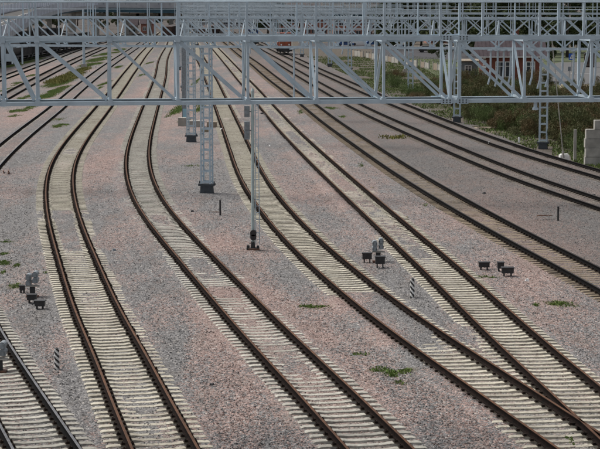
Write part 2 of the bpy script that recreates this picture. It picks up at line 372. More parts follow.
GREENS = [  # (x, y, half-width px, half-height px, density, yellow)
 (313, 307, 13, 2.2, 1, 0), (376, 370, 9, 2, 1, 0), (392, 373, 12, 3.5, 1.2, 0), (409, 371, 9, 2.5, 1, 0), (398, 383, 5, 1.5, 1, 0), (361, 354, 10, 1.5, .35, 0),
 (560, 304, 15, 3, 1, 0), (537, 305, 4, 1.5, 1, 0), (570, 441, 4, 4, .8, 0), (480, 277, 10, 1.5, .35, 0), (492, 278, 6, 1, .5, 0),
 (4, 254, 6, 1.8, .8, 0), (5, 263, 7, 2.6, .9, 0), (17, 265, 3, 2.2, .9, 0), (13, 287, 7, 3, .9, 0), (2, 273, 4, 1.5, .6, 0), (46, 273, 4, 2, .2, 0), (10, 242, 8, 1.2, .5, 0),
 (60, 126, 9, 2.2, .8, 0), (56, 120, 7, 1.5, .5, 0), (20, 111, 8, 1.8, .8, 0), (32, 107, 5, 1.5, .7, 0), (14, 116, 5, 1, .5, 0),
 (178, 109, 6, 4, .8, 0), (171, 115, 3, 2, .5, 0), (200, 108, 5, 4, .6, 0), (183, 121, 5, 3, .6, 0), (192, 166, 7, 1.2, .3, 0), (197, 81, 2, 3, .6, 0), (150, 63, 2.5, 1.5, .6, 0), (142, 75, 2.5, 1.5, .6, 0), (119, 67, 4, 1.5, .9, 0), (103, 84, 4, 3, .9, 0), (100, 88, 2, 1.3, .8, 0),
 (330, 108, 9, 1.5, .4, 0), (342, 117, 4, 1.2, .35, 0), (362, 165, 3, 2, .3, 0), (392, 138, 14, 1.8, .2, 1), (424, 205, 3, 1.5, .2, 0), (300, 112, 4, 2, .2, 0),
 # the green strip between the left tracks
 (47, 96, 9, 3.5, .9, 0), (56, 91, 9, 4, .9, 0), (60, 84, 9, 4.5, 1, 0), (68, 79, 8, 4, 1, 1), (72, 75, 7, 3.5, .8, 1), (80, 71, 6, 3, .8, 1), (92, 64, 9, 3, .9, 0), (99, 59, 8, 2.5, .9, 0), (108, 54, 8, 2, .8, 0), (116, 50, 7, 1.6, .7, 0),
 (27, 61, 10, 3, .9, 0), (11, 66, 8, 2.5, .9, 0), (36, 57, 7, 2, .6, 0), (20, 83, 6, 2, .6, 0), (30, 76, 4, 1.6, .6, 0), (27, 97, 5, 1.5, .6, 0), (5, 90, 4, 2, .6, 0), (20, 99, 6, 1.4, .5, 0),
]
def green_mask(x, z):
    g = np.zeros_like(x)
    for (px, pyy, hw, hh, den, yel) in GREENS:
        c = gp(px, pyy); a = gp(px + hw, pyy).x - c.x; b = (gp(px, pyy - hh).y - gp(px, pyy + hh).y) / 2
        g = np.maximum(g, np.clip(1.25 - np.hypot((x - c.x) / a, (z - c.y) / b), 0, 1) * min(1, den))
    return g
PINKS = [(15, 115, 30, 12, .4), (105, 160, 20, 32, .5), (118, 240, 22, 22, .45), (215, 335, 48, 60, .5), (262, 300, 26, 22, .45), (250, 400, 40, 40, .35), (180, 118, 18, 14, .45), (176, 75, 12, 26, .6),
 (222, 246, 26, 9, .5), (350, 305, 26, 12, .6), (385, 335, 20, 14, .5), (345, 400, 52, 45, .5), (310, 335, 30, 12, .45), (272, 72, 22, 26, .35), (460, 400, 40, 40, .4), (470, 215, 60, 20, .4), (340, 195, 45, 30, .3), (540, 270, 50, 40, .35), (20, 75, 20, 8, .5),
 (400, 292, 26, 22, -.6), (62, 300, 24, 50, -.55), (78, 395, 30, 60, -.6), (165, 370, 18, 60, -.6), (20, 225, 30, 45, -.45), (380, 214, 45, 9, -.5), (60, 140, 28, 20, -.4), (225, 190, 22, 25, -.3), (430, 360, 26, 18, -.35), (330, 45, 400, 12, -.3), (290, 265, 26, 12, -.3), (100, 205, 18, 14, -.3)]
def pink_bias(x, z):
    g = np.zeros_like(x)
    for px, pyy, hw, hh, a in PINKS:
        c = gp(px, pyy); wa = hw * c.y / F; t = gp(px, max(38, pyy - hh)).y - c.y; b = c.y - gp(px, pyy + hh).y
        dz = z - c.y; g = g + a * 1.15 * np.exp(-((x - c.x) / wa) ** 2 - (dz / np.where(dz > 0, t, b)) ** 2)
    return np.clip(g * 1.25, -.9, .75)
def scrub_edge(z):   # x of the edge between ballast and the overgrown verge on the right
    pts = [(600, 170), (540, 152), (505, 138), (465, 124), (440, 117), (420, 107), (380, 92), (350, 76), (320, 62), (300, 54), (280, 47)]
    P = np.array([gp(a, b)[:2] for a, b in pts])
    return np.interp(z, P[:, 1], P[:, 0], left=P[0, 0] + 3, right=P[-1, 0])
def build_ground():
    zs = [-60, -20, 5, 18, 26, 32]; z = 36.0
    while z < 330: zs.append(z); z += .085 * (z / 45) ** 1.55
    zs += list(np.geomspace(z, 660, 60)) + [750, 900, 1200, 1800, 3000, 5200]
    zs = np.array(zs)
    u = np.linspace(-1, 1, 400); extra = np.array([1.15, 1.5, 2.2, 4, 9, 30])
    u = np.concatenate([-extra[::-1], u, extra])
    half = np.clip(zs * .185 + 3.0, 12, 140)
    X = half[:, None] * u[None, :]; Z = np.repeat(zs[:, None], len(u), 1)
    h, st, du = ground_height(X, Z)
    inner = (np.abs(u)[None, :] <= 1.0) & (Z > 33) & (Z < 700)
    h = np.where(inner, h, 0.0)
    g = green_mask(X, Z)
    e = scrub_edge(Z) ; verge = np.clip((X - e) / 1.0 + .5 * (fbm(X * .7, Z * .7) - .3), 0, 1)
    g = np.maximum(g, verge)
    blue = np.clip(((X - TR['E'].cx(Z)) + 2.0) / 4.0, 0, 1) * np.clip((Z - 30) / 20, 0, 1) * .85   # older, darker stones round the busy right-hand lines
    blue = np.maximum(blue, np.clip((Z - 330) / 160, 0, 1.6))
    st = np.where(Z > 700, 0, st)
    V = np.stack([X, Z, h], -1).reshape(-1, 3); n, m = X.shape
    i = np.arange((n - 1) * (m - 1)); r = i // (m - 1); c = i % (m - 1); a = r * m + c
    o = np_mesh('ground', V, np.stack([a, a + 1, a + m + 1, a + m], 1), M['ballast'], smooth=True)
    ca = o.data.color_attributes.new('mask', 'FLOAT_COLOR', 'POINT')
    ca.data.foreach_set('color', np.stack([st, g, blue, np.where(Z > 700, 0, du)], -1).astype(np.float32).ravel())
    pa = o.data.attributes.new('pink', 'FLOAT', 'POINT'); pa.data.foreach_set('value', pink_bias(X, Z).astype(np.float32).ravel())
    return tag(o, kind='structure')
build_ground()

def loose_stones(n):
    z = 40 + 95 * rng.random(n) ** 1.9; z += rng.normal(0, 5, n); x = (rng.random(n) * 2 - 1) * (z * .175 + 1)
    h, st, du = ground_height(x, z); keep = np.ones(n, bool)
    for k in 'ABCDEP':
        d = np.abs((x - TR[k].cx(z)) / np.sqrt(1 + TR[k].sl(z) ** 2)); keep &= ~((d < 1.6) & (rng.random(n) > .25)) & ~((d > .68) & (d < .92))
    x, z, h = x[keep], z[keep], h[keep]; n = len(x)
    base = np.array([(1, 0, 0), (0, 1, 0), (-1, 0, 0), (0, -1, 0), (0, 0, 1), (0, 0, -1.)])
    V = base[None] * (.55 + .7 * rng.random((n, 6, 1))) + rng.normal(0, .12, (n, 6, 3)); s_ = .013 + .017 * rng.random(n) ** 1.5
    V = V * s_[:, None, None] * np.stack([1 + .5 * rng.random(n), 1 + .5 * rng.random(n), .8 + .3 * rng.random(n)], -1)[:, None]
    V += np.stack([x, z, h + .008], -1)[:, None]
    T = np.array([(0, 1, 4), (1, 2, 4), (2, 3, 4), (3, 0, 4), (1, 0, 5), (2, 1, 5), (3, 2, 5), (0, 3, 5)])
    o = np_mesh('loose_ballast', V.reshape(-1, 3), (T[None] + (np.arange(n) * 6)[:, None, None]).reshape(-1, 3), M['ballast'])
    ca = o.data.color_attributes.new('mask', 'FLOAT_COLOR', 'POINT'); ca.data.foreach_set('color', np.tile(np.array([0, 0, 0, 0], np.float32), n * 6))
    pa = o.data.attributes.new('pink', 'FLOAT', 'POINT'); pa.data.foreach_set('value', np.repeat(pink_bias(x, z), 6).astype(np.float32))
    return tag(o, 'loose pink and grey ballast stones lying on the ground between the tracks', 'ballast', kind='stuff')
loose_stones(90000)

# ------------------------------------------------------------------ tracks
PROF = [(-.075, 0), (.075, 0), (.075, .012), (.016, .034), (.010, .125), (.036, .142), (.037, .172), (.028, .180), (-.028, .180), (-.037, .172), (-.036, .142), (-.010, .125), (-.016, .034), (-.075, .012)]
def sweep_rail(t, off, z0, z1, mats, parent, base=SL_TOP + .012):
    zz = [z0]; 
    while zz[-1] < z1: zz.append(zz[-1] + .35 + .5 * (zz[-1] / 60) ** 1.2)
    zz = np.array(zz); zz[-1] = z1
    c = t.cx(zz); s = t.sl(zz); n = np.sqrt(1 + s * s); rx = 1 / n; ry = -s / n      # unit normal to the right
    K = len(PROF); V = np.zeros((len(zz), K, 3))
    for k, (a, b) in enumerate(PROF):
        V[:, k, 0] = c + rx * (off + a); V[:, k, 1] = zz + ry * (off + a); V[:, k, 2] = base + b
    Fq = []; mi = []
    for k in range(K):
        k2 = (k + 1) % K; r = np.arange(len(zz) - 1)
        Fq.append(np.stack([r * K + k, r * K + k2, (r + 1) * K + k2, (r + 1) * K + k], 1)); mi += [1 if k in (6, 7, 8) else 0] * len(r)
    return np_mesh('rail', V.reshape(-1, 3), np.concatenate(Fq), mats, parent, mi)
def sleeper_mb(L=2.7, two=(-.8, .8), detail=True):
    b = MB()
    if detail:   # tapered concrete sleeper: waisted, lower in the middle, chamfered top
        hl = L / 2; w = .15; tw = .122
        st = [(-hl, SL_TOP - .03, w * .93, tw * .9), (-hl + .08, SL_TOP - .006, w, tw), (-1.05, SL_TOP, w, tw), (-.55, SL_TOP, w, tw), (-.36, SL_TOP - .026, w * .88, tw * .92), (.36, SL_TOP - .026, w * .88, tw * .9), (.55, SL_TOP, w, tw), (1.05, SL_TOP, w, tw), (hl - .08, SL_TOP - .006, w, tw), (hl, SL_TOP - .03, w * .93, tw * .9)]
        v = []; f = []
        for (x, z, a, c) in st: v += [(x, -a, z - .17), (x, a, z - .17), (x, c, z), (x, -c, z)]
        for i in range(len(st) - 1):
            for k in range(4): f.append((i * 4 + k, i * 4 + (k + 1) % 4, i * 4 + 4 + (k + 1) % 4, i * 4 + 4 + k))
        f += [(3, 2, 1, 0), tuple(range(len(v) - 4, len(v)))]
        b.add(v, f, 0)
    else: b.box((0, 0, SL_TOP - .085), (L, .29, .17))
    for r in two:      # dark fastenings on both sides of each rail foot
        b.box((r, 0, SL_TOP - .003), (.36, .25, .012), mi=2)     # grease-blackened concrete round the seat
        b.box((r, 0, SL_TOP + .006), (.30, .16, .02), mi=1)
        for s in (-1, 1):
            b.box((r + s * .115, 0, SL_TOP + .036), (.095, .14, .06), mi=1, taper=.8)
            b.box((r + s * .125, 0, SL_TOP + .072), (.03, .03, .03), mi=1)
    return b
def far_sleepers(t, z0, z1, mats, parent, L=2.7):
    zz = np.arange(z0, z1, .543); n = len(zz)
    c = t.cx(zz) + rng.normal(0, .012, n); s = t.sl(zz); q = np.sqrt(1 + s * s); rx, ry = 1 / q, -s / q
    def boxes(cx0, hx, hy, zlo, zhi, tp=1.0):
        P = [(-hx, -hy, zlo), (hx, -hy, zlo), (hx, hy, zlo), (-hx, hy, zlo), (-hx, -hy * tp, zhi), (hx, -hy * tp, zhi), (hx, hy * tp, zhi), (-hx, hy * tp, zhi)]
        V = np.zeros((n, 8, 3))
        for k, (a, b, h) in enumerate(P):
            a += cx0; V[:, k, 0] = c + rx * a - ry * b; V[:, k, 1] = zz + ry * a + rx * b; V[:, k, 2] = h
        return V
    FB = np.array([(4, 5, 6, 7), (0, 1, 5, 4), (1, 2, 6, 5), (2, 3, 7, 6), (3, 0, 4, 7)])
    Vs = []; Fs = []; mi = []; o = 0
    parts = [(0, .5, .13, SL_TOP - .17, SL_TOP - .022, .8, 0), (-.93, .42, .15, SL_TOP - .17, SL_TOP, .72, 0), (.93, .42, .15, SL_TOP - .17, SL_TOP, .72, 0), (-.8, .17, .112, SL_TOP - .004, SL_TOP + .01, 1, 2), (.8, .17, .112, SL_TOP - .004, SL_TOP + .01, 1, 2), (-.8, .15, .07, SL_TOP + .01, SL_TOP + .05, .8, 1), (.8, .15, .07, SL_TOP + .01, SL_TOP + .05, .8, 1)]
    for p in parts:
        V = boxes(*p[:6]); Vs.append(V.reshape(-1, 3))
        Fs.append((FB[None] + (np.arange(n) * 8)[:, None, None] + o).reshape(-1, 4)); mi += [p[6]] * (n * 5); o += n * 8
    ob = np_mesh('sleepers', np.concatenate(Vs), np.concatenate(Fs), mats, parent, mi); return tag(ob, kind='stuff')
TINFO = {
 'P': ('sl_mid', 'rail_dark', 'head_shiny', 'track with polished rail heads curving out through the left edge and back at lower left', 24),
 'A': ('sl_cream', 'rail_brown', 'head_brown', 'brown-railed curved track on cream sleepers, next right of the lower left corner track', 24),
 'B': ('sl_mid', 'rail_brown', 'head_brown', 'curved track left of the slim signal mast, sleepers half buried in pink ballast', 24),
 'C': ('sl_cream', 'rail_brown', 'head_brown', 'curved track just right of the slim signal mast, ballast heaped between its rails', 24),
 'D': ('sl_cream', 'rail_brown', 'head_brown', 'straight cream-sleepered railway track running right of the striped post to the lower right corner', 24),
 'E': ('sl_brown', 'rail_dark', 'head_dark', 'black-railed track on brown sleepers between the cream straight track and outer pair', 40),
 'F': ('sl_dark', 'rail_dark', 'head_dark', 'second railway track from the scrub verge, black rails on soiled sleepers', 40),
 'G': ('sl_dark', 'rail_dark', 'head_dark', 'railway track closest to the scrub verge, carrying the orange locomotive in the distance', 40),
 'N': ('sl_dark', 'rail_dark', 'head_dark', 'distant left railway track beside the long green weed strip', 150),
 'M': ('sl_mid', 'rail_dark', 'head_dark', 'distant left railway track next to the row of dark wagons', 180),
 'Q': ('sl_dark', 'rail_dark', 'head_dark', 'railway track under the row of dark wagons', 200),
}
# long bearers where C runs into D
zsw = max([z for z in np.arange(30, 90, .2) if abs(TR['D'].cx(z) - TR['C'].cx(z)) < 2.78] or [30])
for k, (sm, rm, hm, label, z0) in TINFO.items():
    t = TR[k]
    e = empty('railway_track', (0, 0, 0), label=label, cat='railway track', group='railway tracks of the yard')
    sweep_rail(t, -.8, z0, Zmax - 4, [M[rm], M[hm]], e); sweep_rail(t, .8, z0, Zmax - 4, [M[rm], M[hm]], e)
    zs = max(z0 + .3, 36 if k in 'PABCDE' else z0 + .3)
    z = zs if k != 'C' else zsw + .4; cnt = 0; proto = None; step = .543
    if k == 'D':       # bearers under the junction
        zb = 38.0
        while zb < zsw + .2:
            s = float(t.sl(zb)); cxD = float(t.cx(zb)); dC = (float(TR['C'].cx(zb)) - cxD)
            lft = min(0, dC) - 1.35; rgt = max(0, dC) + 1.35; L = rgt - lft; mid = (lft + rgt) / 2
            b = MB(); rr = sorted({(-.8), (.8), dC - .8, dC + .8}); xs = np.linspace(lft, rgt, 40); vv = []; ff = []
            for xq in xs:
                m_ = min(abs(xq - q) for q in rr); hz = SL_TOP - .024 * min(1, max(0, (m_ - .26) / .16)) * (0 if (xq < rr[0] or xq > rr[-1]) else 1) - (.02 if xq in (xs[0], xs[-1]) else 0); tw_ = .125 - .02 * min(1, max(0, (m_ - .2) / .3))
                vv += [(xq, -.15, hz - .15), (xq, .15, hz - .15), (xq, tw_, hz), (xq, -tw_, hz)]
            for q in range(len(xs) - 1):
                for k4 in range(4): ff.append((q * 4 + k4, q * 4 + (k4 + 1) % 4, q * 4 + 4 + (k4 + 1) % 4, q * 4 + 4 + k4))
            ff += [(3, 2, 1, 0), tuple(range(len(vv) - 4, len(vv)))]; b.add(vv, ff)
            for q in rr: b.box((q, 0, SL_TOP - .003), (.36, .25, .012), mi=2)
            for q in rr:
                for sg in (-1, 1): b.box((q + sg * .13, 0, SL_TOP + .036), (.09, .13, .05), mi=1, taper=.8)
            b.build('sleeper', [M[sm], M['clip'], M['grease']], e, (cxD, zb, 0), rz=-math.atan(s)); cnt += 1; zb += .543
        z = zb
    for i in range(100 - cnt):
        s = float(t.sl(z)); x = float(t.cx(z))
        if proto is None: o = proto = sleeper_mb().build('sleeper', [M[sm], M['clip'], M['grease']], e)
        else: o = proto.copy(); col.objects.link(o); o.parent = e
        o.location = (x + random.gauss(0, .012), z, random.gauss(0, .004)); o.rotation_euler = (0, random.gauss(0, .003), -math.atan(s) + random.gauss(0, .006))
        z += step / math.sqrt(1 + s * s) + random.gauss(0, .008)
    far_sleepers(t, z, Zmax - 5, [M[sm], M['clip'], M['grease']], e)

# ------------------------------------------------------------------ grass and weeds
def blades(name, spots, m, hmin, hmax, w=.03, **tg):
    n = len(spots); S = np.array(spots); a = rng.random(n) * 6.283; hh = hmin + (hmax - hmin) * rng.random(n); hh *= S[:, 2]
    lean = rng.normal(0, .35, (n, 2)) * hh[:, None]; ww = w * (.6 + .8 * rng.random(n))
    V = np.zeros((n, 4, 3)); ca, sa = np.cos(a) * ww, np.sin(a) * ww
    V[:, 0] = np.stack([S[:, 0] - ca, S[:, 1] - sa, np.zeros(n)], 1); V[:, 1] = np.stack([S[:, 0] + ca, S[:, 1] + sa, np.zeros(n)], 1)
    V[:, 2] = np.stack([S[:, 0] + lean[:, 0] * .6 + ca * .9, S[:, 1] + lean[:, 1] * .6 + sa * .9, hh * .7], 1)
    V[:, 3] = np.stack([S[:, 0] + lean[:, 0] - ca * .2, S[:, 1] + lean[:, 1] - sa * .2, hh], 1)
    F_ = np.arange(n * 4).reshape(n, 4)
    return tag(np_mesh(name, V.reshape(-1, 3), F_, m), kind='stuff', **tg)
sg, sy_ = [], []
for (px, pyy, hw, hh, den, yel) in GREENS:
    c = gp(px, pyy); a = gp(px + hw, pyy).x - c.x; b = (gp(px, pyy - hh).y - gp(px, pyy + hh).y) / 2
    area = math.pi * a * b; n = int(min(9000, area * 650 * den * min(1, (60 / c.y) ** 1.0))); sub = [(random.gauss(0, .42), random.gauss(0, .42), random.uniform(.12, .4)) for _ in range(7)]
    for _ in range(n):
        q = random.choice(sub); x = c.x + a * (q[0] + random.gauss(0, q[2])); y = c.y + b * (q[1] + random.gauss(0, q[2]))
        (sy_ if yel and random.random() < .6 else sg).append((x, y, .7 + .6 * random.random() + (.6 if c.y > 150 else 0)))
blades('grass', sg, M['grass'], .015, .075, .03, label='low green weeds growing in patches between the tracks', cat='grass')
blades('yellow_weeds', sy_, M['grass_yel'], .06, .25, .045, label='yellowish flowering weeds in the strip between the left tracks', cat='weeds')
# verge grass
sp_l = []
while len(sp_l) < 95000:
    z = 118 + 240 * random.random() ** 1.6; e = float(scrub_edge(z)); x = e + random.random() * 26 - .2
    if x > z * .19 + 2: continue
    qx, qy = 300 + F * x / z, F * H / z
    if (abs(qx - 545) < 8 and qy > 146) or (abs(qx - 458) < 6 and qy > 116) or (abs(qx - 564) < 8 and qy > 155): continue
    if float(vnoise(np.array(x * .35), np.array(z * .2))) < .33: continue
    sp_l.append((x, z, .6 + .9 * random.random()))
blades('verge_grass', sp_l, M['grass_dull'], .05, .2, .038, label='rough green grass along the foot of the scrub verge', cat='grass')

# ------------------------------------------------------------------ gantries
UP = Vector((0, 0, 1))
BOT, TOP, RAILZ = 8.52, 10.2, 11.15; DEP = 1.33
def lattice_leg(parent, x, y, top, w=.55, dep=.5, m=None, foot=.55):
    """four corner angles with ladder battens, on a bitumen-coated foot; origin at the ground"""
    b = MB(); hw, hd = w / 2, dep / 2
    for sx in (-1, 1):
        for sy in (-1, 1):
            b.bar((sx * hw, sy * hd, foot), (sx * hw * .94, sy * hd * .94, top), .085, .085)
    z = foot + .12; 
    while z < top - .1:
        for sy in (-1, 1): b.box((0, sy * (hd + .046), z), (w + .02, .012, .10))
        for sx in (-1, 1): b.box((sx * (hw + .046), 0, z + .31), (.012, dep + .02, .10))
        z += .62
    leg = b.build('leg', m or M['steel'], parent, (x, y, 0))
    f = MB(); f.box((0, 0, foot * .4), (w + .12, dep + .12, foot * .8 + .05), taper=.92); f.box((0, 0, foot * .9), (w + .34, dep + .1, .12))
    for sx in (-1, 1): f.tube([(sx * (hw + .17), 0, foot * .9), (sx * (hw + .17), 0, foot + .14)], .035, 6)
    f.build('footing', M['foot_grey'], leg)
    return leg
def truss_gantry(name, L0, L1, nodes, legs, label, detail=2, drops=(), flip=None, m=None, joints=(), rails=True, midrail=True, posts=None):
    """L0, L1: (x, y) ends of the front face; nodes: distances along; legs: list of distances"""
    m = m or M['steel']
    P0 = Vector((L0[0], L0[1], 0)); P1 = Vector((L1[0], L1[1], 0)); d = (P1 - P0).normalized(); ang = math.atan2(d.y, d.x)
    e = empty(name, P0, ang, label=label, cat='gantry', group='steel gantries spanning the yard')
    n0, n1 = nodes[0], nodes[-1]
    cw = .10
    # local frame: x along, y away from the viewer (rotated)
    agg = {}
    for yy in (0, DEP):
        for zz, nm in ((BOT, 'bottom_chord'), (TOP, 'top_chord')):
            b = MB()
            b.bar((n0 - .1, yy, zz), (n1 + .1, yy, zz), .012, cw); s = 1 if yy == 0 else -1
            b.bar((n0 - .1, yy + s * .062, zz + cw / 2 - .006), (n1 + .1, yy + s * .062, zz + cw / 2 - .006), .112, .012)
            b.bar((n0 - .1, yy + s * .062, zz - cw / 2 + .006), (n1 + .1, yy + s * .062, zz - cw / 2 + .006), .112, .012)
            if detail == 2:
                for x in nodes: b.box((x, yy - s * .012, zz + (-.02 if zz == TOP else .02)), (.13, .012, .15))
                for x in joints:
                    for q in (-.22, .22):
                        b.box((x + q, yy - s * .02, zz), (.3, .014, .14))
                        for w_ in range(3):
                            for v_ in (-.03, .03): b.box((x + q - .09 + .09 * w_, yy - s * .032, zz + v_), (.03, .02, .03), mi=1)
            if detail == 2: b.build(nm, [m, M['foot_black']], e)
            else: agg.setdefault('truss', MB()).add(b.v, b.f)
    def part(nm, mb): return mb.build(nm, m, e)
    def seg(nm, p, q, w, h=None):
        key = 'railing' if 'rail' in nm else 'truss'
        b = agg.setdefault(key, MB()) if detail < 2 else MB()
        b.bar(p, q, w, h)
        if detail == 2: part(nm, b)
    for i, x in enumerate(nodes):
        for yy, s in ((0, 1), (DEP, -1)):
            seg('post', (x, yy + s * .05, BOT + cw / 2), (x, yy + s * .05, TOP - cw / 2), .07, .07)
        seg('cross_strut', (x, .12, BOT + .07), (x, DEP - .12, BOT + .07), .06, .06); seg('cross_strut', (x, .12, TOP - .07), (x, DEP - .12, TOP - .07), .06, .06)
        if i % 2: seg('cross_brace', (x - .02, DEP - .1, TOP - .1), (x - .02, .1, BOT + .1), .06 if detail == 2 else .03, .03)
        elif detail == 2: seg('cross_brace', (x - .02, .1, TOP - .1), (x - .02, DEP - .1, BOT + .1), .07, .03)
    for i in range(len(nodes) - 1):
        a, c = nodes[i] + .07, nodes[i + 1] - .09
        if c - a < .4: continue
        for yy, s in ((0, 1), (DEP, -1)):
            up = False if flip is None else (nodes[i] > flip)
            if yy > 0: up = False
            z0, z1 = (TOP - .09, BOT + .09) if not up else (BOT + .09, TOP - .09)
            seg('diagonal_brace', (a, yy + s * .075, z0), (c, yy + s * .075, z1), .045, .075)
        seg('plan_brace', (a, .12, TOP - .08), (c, DEP - .12, TOP - .08), .05, .05)
    if rails:
        for yy in ((0, DEP) if detail else (0,)):
            b = MB(); b.tube([(n0, yy, RAILZ), (n1, yy, RAILZ)], .027, 6)
            if midrail: b.tube([(n0, yy, RAILZ - .48), (n1, yy, RAILZ - .48)], .016, 6)
            if detail == 2: part('handrail', b)
            else: agg.setdefault('railing', MB()).add(b.v, b.f)
            for x in (posts or nodes):
                seg('railing_post', (x - (0 if yy == 0 else .35), yy, TOP + .05), (x - (0 if yy == 0 else .35), yy, RAILZ), .06 if yy == 0 else .04)
                if detail < 2 and yy > 0: seg('railing_post', (x + .45, yy, TOP + .07), (x + .45, yy, RAILZ), .03)
    for nm, b in agg.items(): part(nm, b)
    for x in legs:
        lattice_leg(e, x, DEP / 2, BOT + (TOP - BOT) * .5 if detail < 1 else BOT - .07, .55, .5 if detail else .45, m)
    for (x, ln, cv) in drops:      # registration drop tubes with bent ends and insulators
        cv *= .45
        b = MB(); b.tube([(x, DEP * .5, BOT), (x, DEP * .5, BOT - ln * .55), (x - cv * .25, DEP * .5, BOT - ln * .8), (x - cv, DEP * .5, BOT - ln)], .055, 8)
        b.box((x, DEP * .5, BOT - .09), (.2, DEP, .06))
        part('drop_tube', b)
    return e
# nearest gantry, whose truss crosses the whole picture
A0 = py(0, 100, 46.6); A1 = py(600, 100, 48.6); d1 = Vector((A1.x - A0.x, A1.y - A0.y)).normalized()
def along(px):   # distance along the near gantry for a photo column
    lo, hi = -12.0, 40.0
    for _ in range(40):
        mid = (lo + hi) / 2; X = A0.x + d1.x * mid; Yy = A0.y + d1.y * mid
        dep = Yy * cp + (H - 9.4) * sp
        if 300 + F * X / dep < px: lo = mid
        else: hi = mid
    return (lo + hi) / 2
nodes1 = [along(-136), along(-66), along(3), along(37), along(110), along(178), along(248), along(317), along(384), along(451), along(459.5), along(525), along(592), along(659), along(728)]
posts1 = [along(p) for p in (-66, 36.5, 108, 178, 247, 316, 384, 440, 482, 539, 583, 659)]
g1 = truss_gantry('truss_gantry', (A0.x, A0.y), (A1.x, A1.y), nodes1, [along(-136), along(728)], 'nearest pale grey box-truss gantry crossing the whole picture in front', 2, joints=[along(455)], midrail=False, posts=posts1)
b = MB(); b.box((along(8.5), .07, 9.72), (.22, .03, .2)); b.build('bracket_plate', M['steel'], g1)
b = MB(); b.tube([(along(537), .1, BOT - .06), (along(537), .1, BOT - .2)], .05, 8); b.tube([(along(537), .1, BOT - .2), (along(537), .1, BOT - .26)], .085, 8); b.build('lamp_fitting', M['steel'], g1)

# the gantries behind, in the same family, nearer on the right
def far_gantry(xy_leg, y_leg, drops, label, detail, xl=-60, xr=660, legpx=(), flip=True, slope=.085):
    c = gp(xy_leg, y_leg); s = -slope / 600 * F
    # along direction: y changes by s per unit X/... ; keep direction constant for all far gantries
    dirv = Vector((1, -.255, 0)).normalized()
    def dist_for(px):
        lo, hi = -200.0, 200.0
        for _ in range(50):
            mid = (lo + hi) / 2; q = c + dirv * mid; dep = q.y * cp + 2.2 * sp
            if 300 + F * q.x / dep < px: lo = mid
            else: hi = mid
        return (lo + hi) / 2
    a, b_ = dist_for(xl), dist_for(xr); o = c + dirv * a
    nodes = [i * 1.84 for i in range(int((b_ - a) / 1.84) + 1)]
    return c, dirv, a, nodes, dist_for
gspecs = [   # leg px x, y, other leg columns, drop tubes, label, detail, left/right columns
 (206, 193, [206], [(294, 2.9, 0), (491, 2.0, .3), (498, 2.1, .3), (504, 2.0, .3), (511, 2.0, .3), (533, 2.0, .35), (541, 2.2, .35), (549, 2.1, .35), (563, 2.0, .3), (574, 2.0, .25), (596, 2.0, .2), (12, 1.1, 0), (22, 1.1, 0)], 'second gantry back, its left leg standing right of the dark footed double mast', 2, -80, 700),
 (190.5, 142, [190.5, 545], [(250, 1.5, 0), (330, 1.6, .2), (343, 1.5, .2)], 'third gantry back, with its right leg at the bend of scrub by the concrete block', 1, 186, 690),
 (184.5, 118, [458], [(228, 1.5, 0), (300, 1.3, .2), (415, 1.4, .2)], 'fourth gantry back, right leg rising from the grass edge beside wooden planks', 1, 181, 466),
 (411, 94, [411, 184], [(240, 1.5, 0), (280, 1.5, .2)], 'fifth gantry back, right leg standing in green grass', 1, 182, 415),
 (350, 72, [350, 178], [(235, 1.5, 0)], 'sixth gantry back, its right leg in the grass beneath the broken fence', 0, 176, 355),
 (330, 67, [330, 186], [], 'seventh gantry back, right leg by the far grass bank', 0, 184, 335),
 (302, 57, [302, 190], [], 'eighth gantry back, right leg behind the orange locomotive', 0, 188, 306),
 (285, 47, [285, 196], [], 'ninth gantry back, just before the farthest one', 0, 194, 288),
 (275, 41, [275, 200], [], 'farthest gantry of the yard', 0, 198, 279)]
for (lx, ly, lg, dr, label, det, xl, xr) in gspecs:
    c, dirv, a, nodes, df = far_gantry(lx, ly, dr, label, det, xl, xr)
    o = c + dirv * a
    # front face is half a depth nearer so that the legs stand under the middle
    nrm = Vector((-dirv.y, dirv.x, 0)); o = o - nrm * DEP / 2; o2 = o + dirv * 10
    flip = df(300) - a
    truss_gantry('truss_gantry', (o.x, o.y), (o2.x, o2.y), nodes, [df(p) - a for p in lg], label, det, [(df(p) - a, ln, cv) for p, ln, cv in dr], flip=flip if ly != 193 else df(262) - a, m=M['steel'] if ly > 150 else M['steel_far'])

# solid box column with a pale blue sheet
c = gp(184.5, 121)
e = empty('box_column', c, label='grey solid box column with a pale blue sheet, left of the ladder-like gantry leg', cat='column')
b = MB(); b.box((0, 0, 4.2), (.42, .42, 8.4)); b.box((0, 0, .15), (.8, .8, .3)); b.build('shaft', M['grey_paint'], e)
b = MB(); b.box((.1, -.24, .75), (.46, .03, .8)); b.build('sheet', M['ltblue'], e)
# left lamp pole
def pole(px, pyy, h, r, label, lean=0):
    c = gp(px, pyy); e = empty('steel_pole', c, label=label, cat='pole', group='tubular poles among the tracks')
    b = MB(); b.tube([(0, 0, .5), (lean, 0, h)], r, 12, r2=r * .7); b.build('shaft', M['steel'], e)
    b = MB(); b.box((0, 0, .3), (r * 4.2, r * 4.2, .6), taper=.8); b.build('footing', M['conc'], e); return e
pole(84, 67.5, 9.6, .24, 'tapered grey pole standing on the green weed strip between the left tracks')
pole(405, 73, 7.5, .16, 'plain grey pole in the grass left of the ladder mast below the fence')
pole(573, 75, 6, .1, 'thin pole behind the scrub beside the road at right')
pole(375, 62, 9, .15, 'grey pole beside the pale fence near its left end')
pole(96, 41, 9.5, .16, 'grey pole far left behind the weed strip')

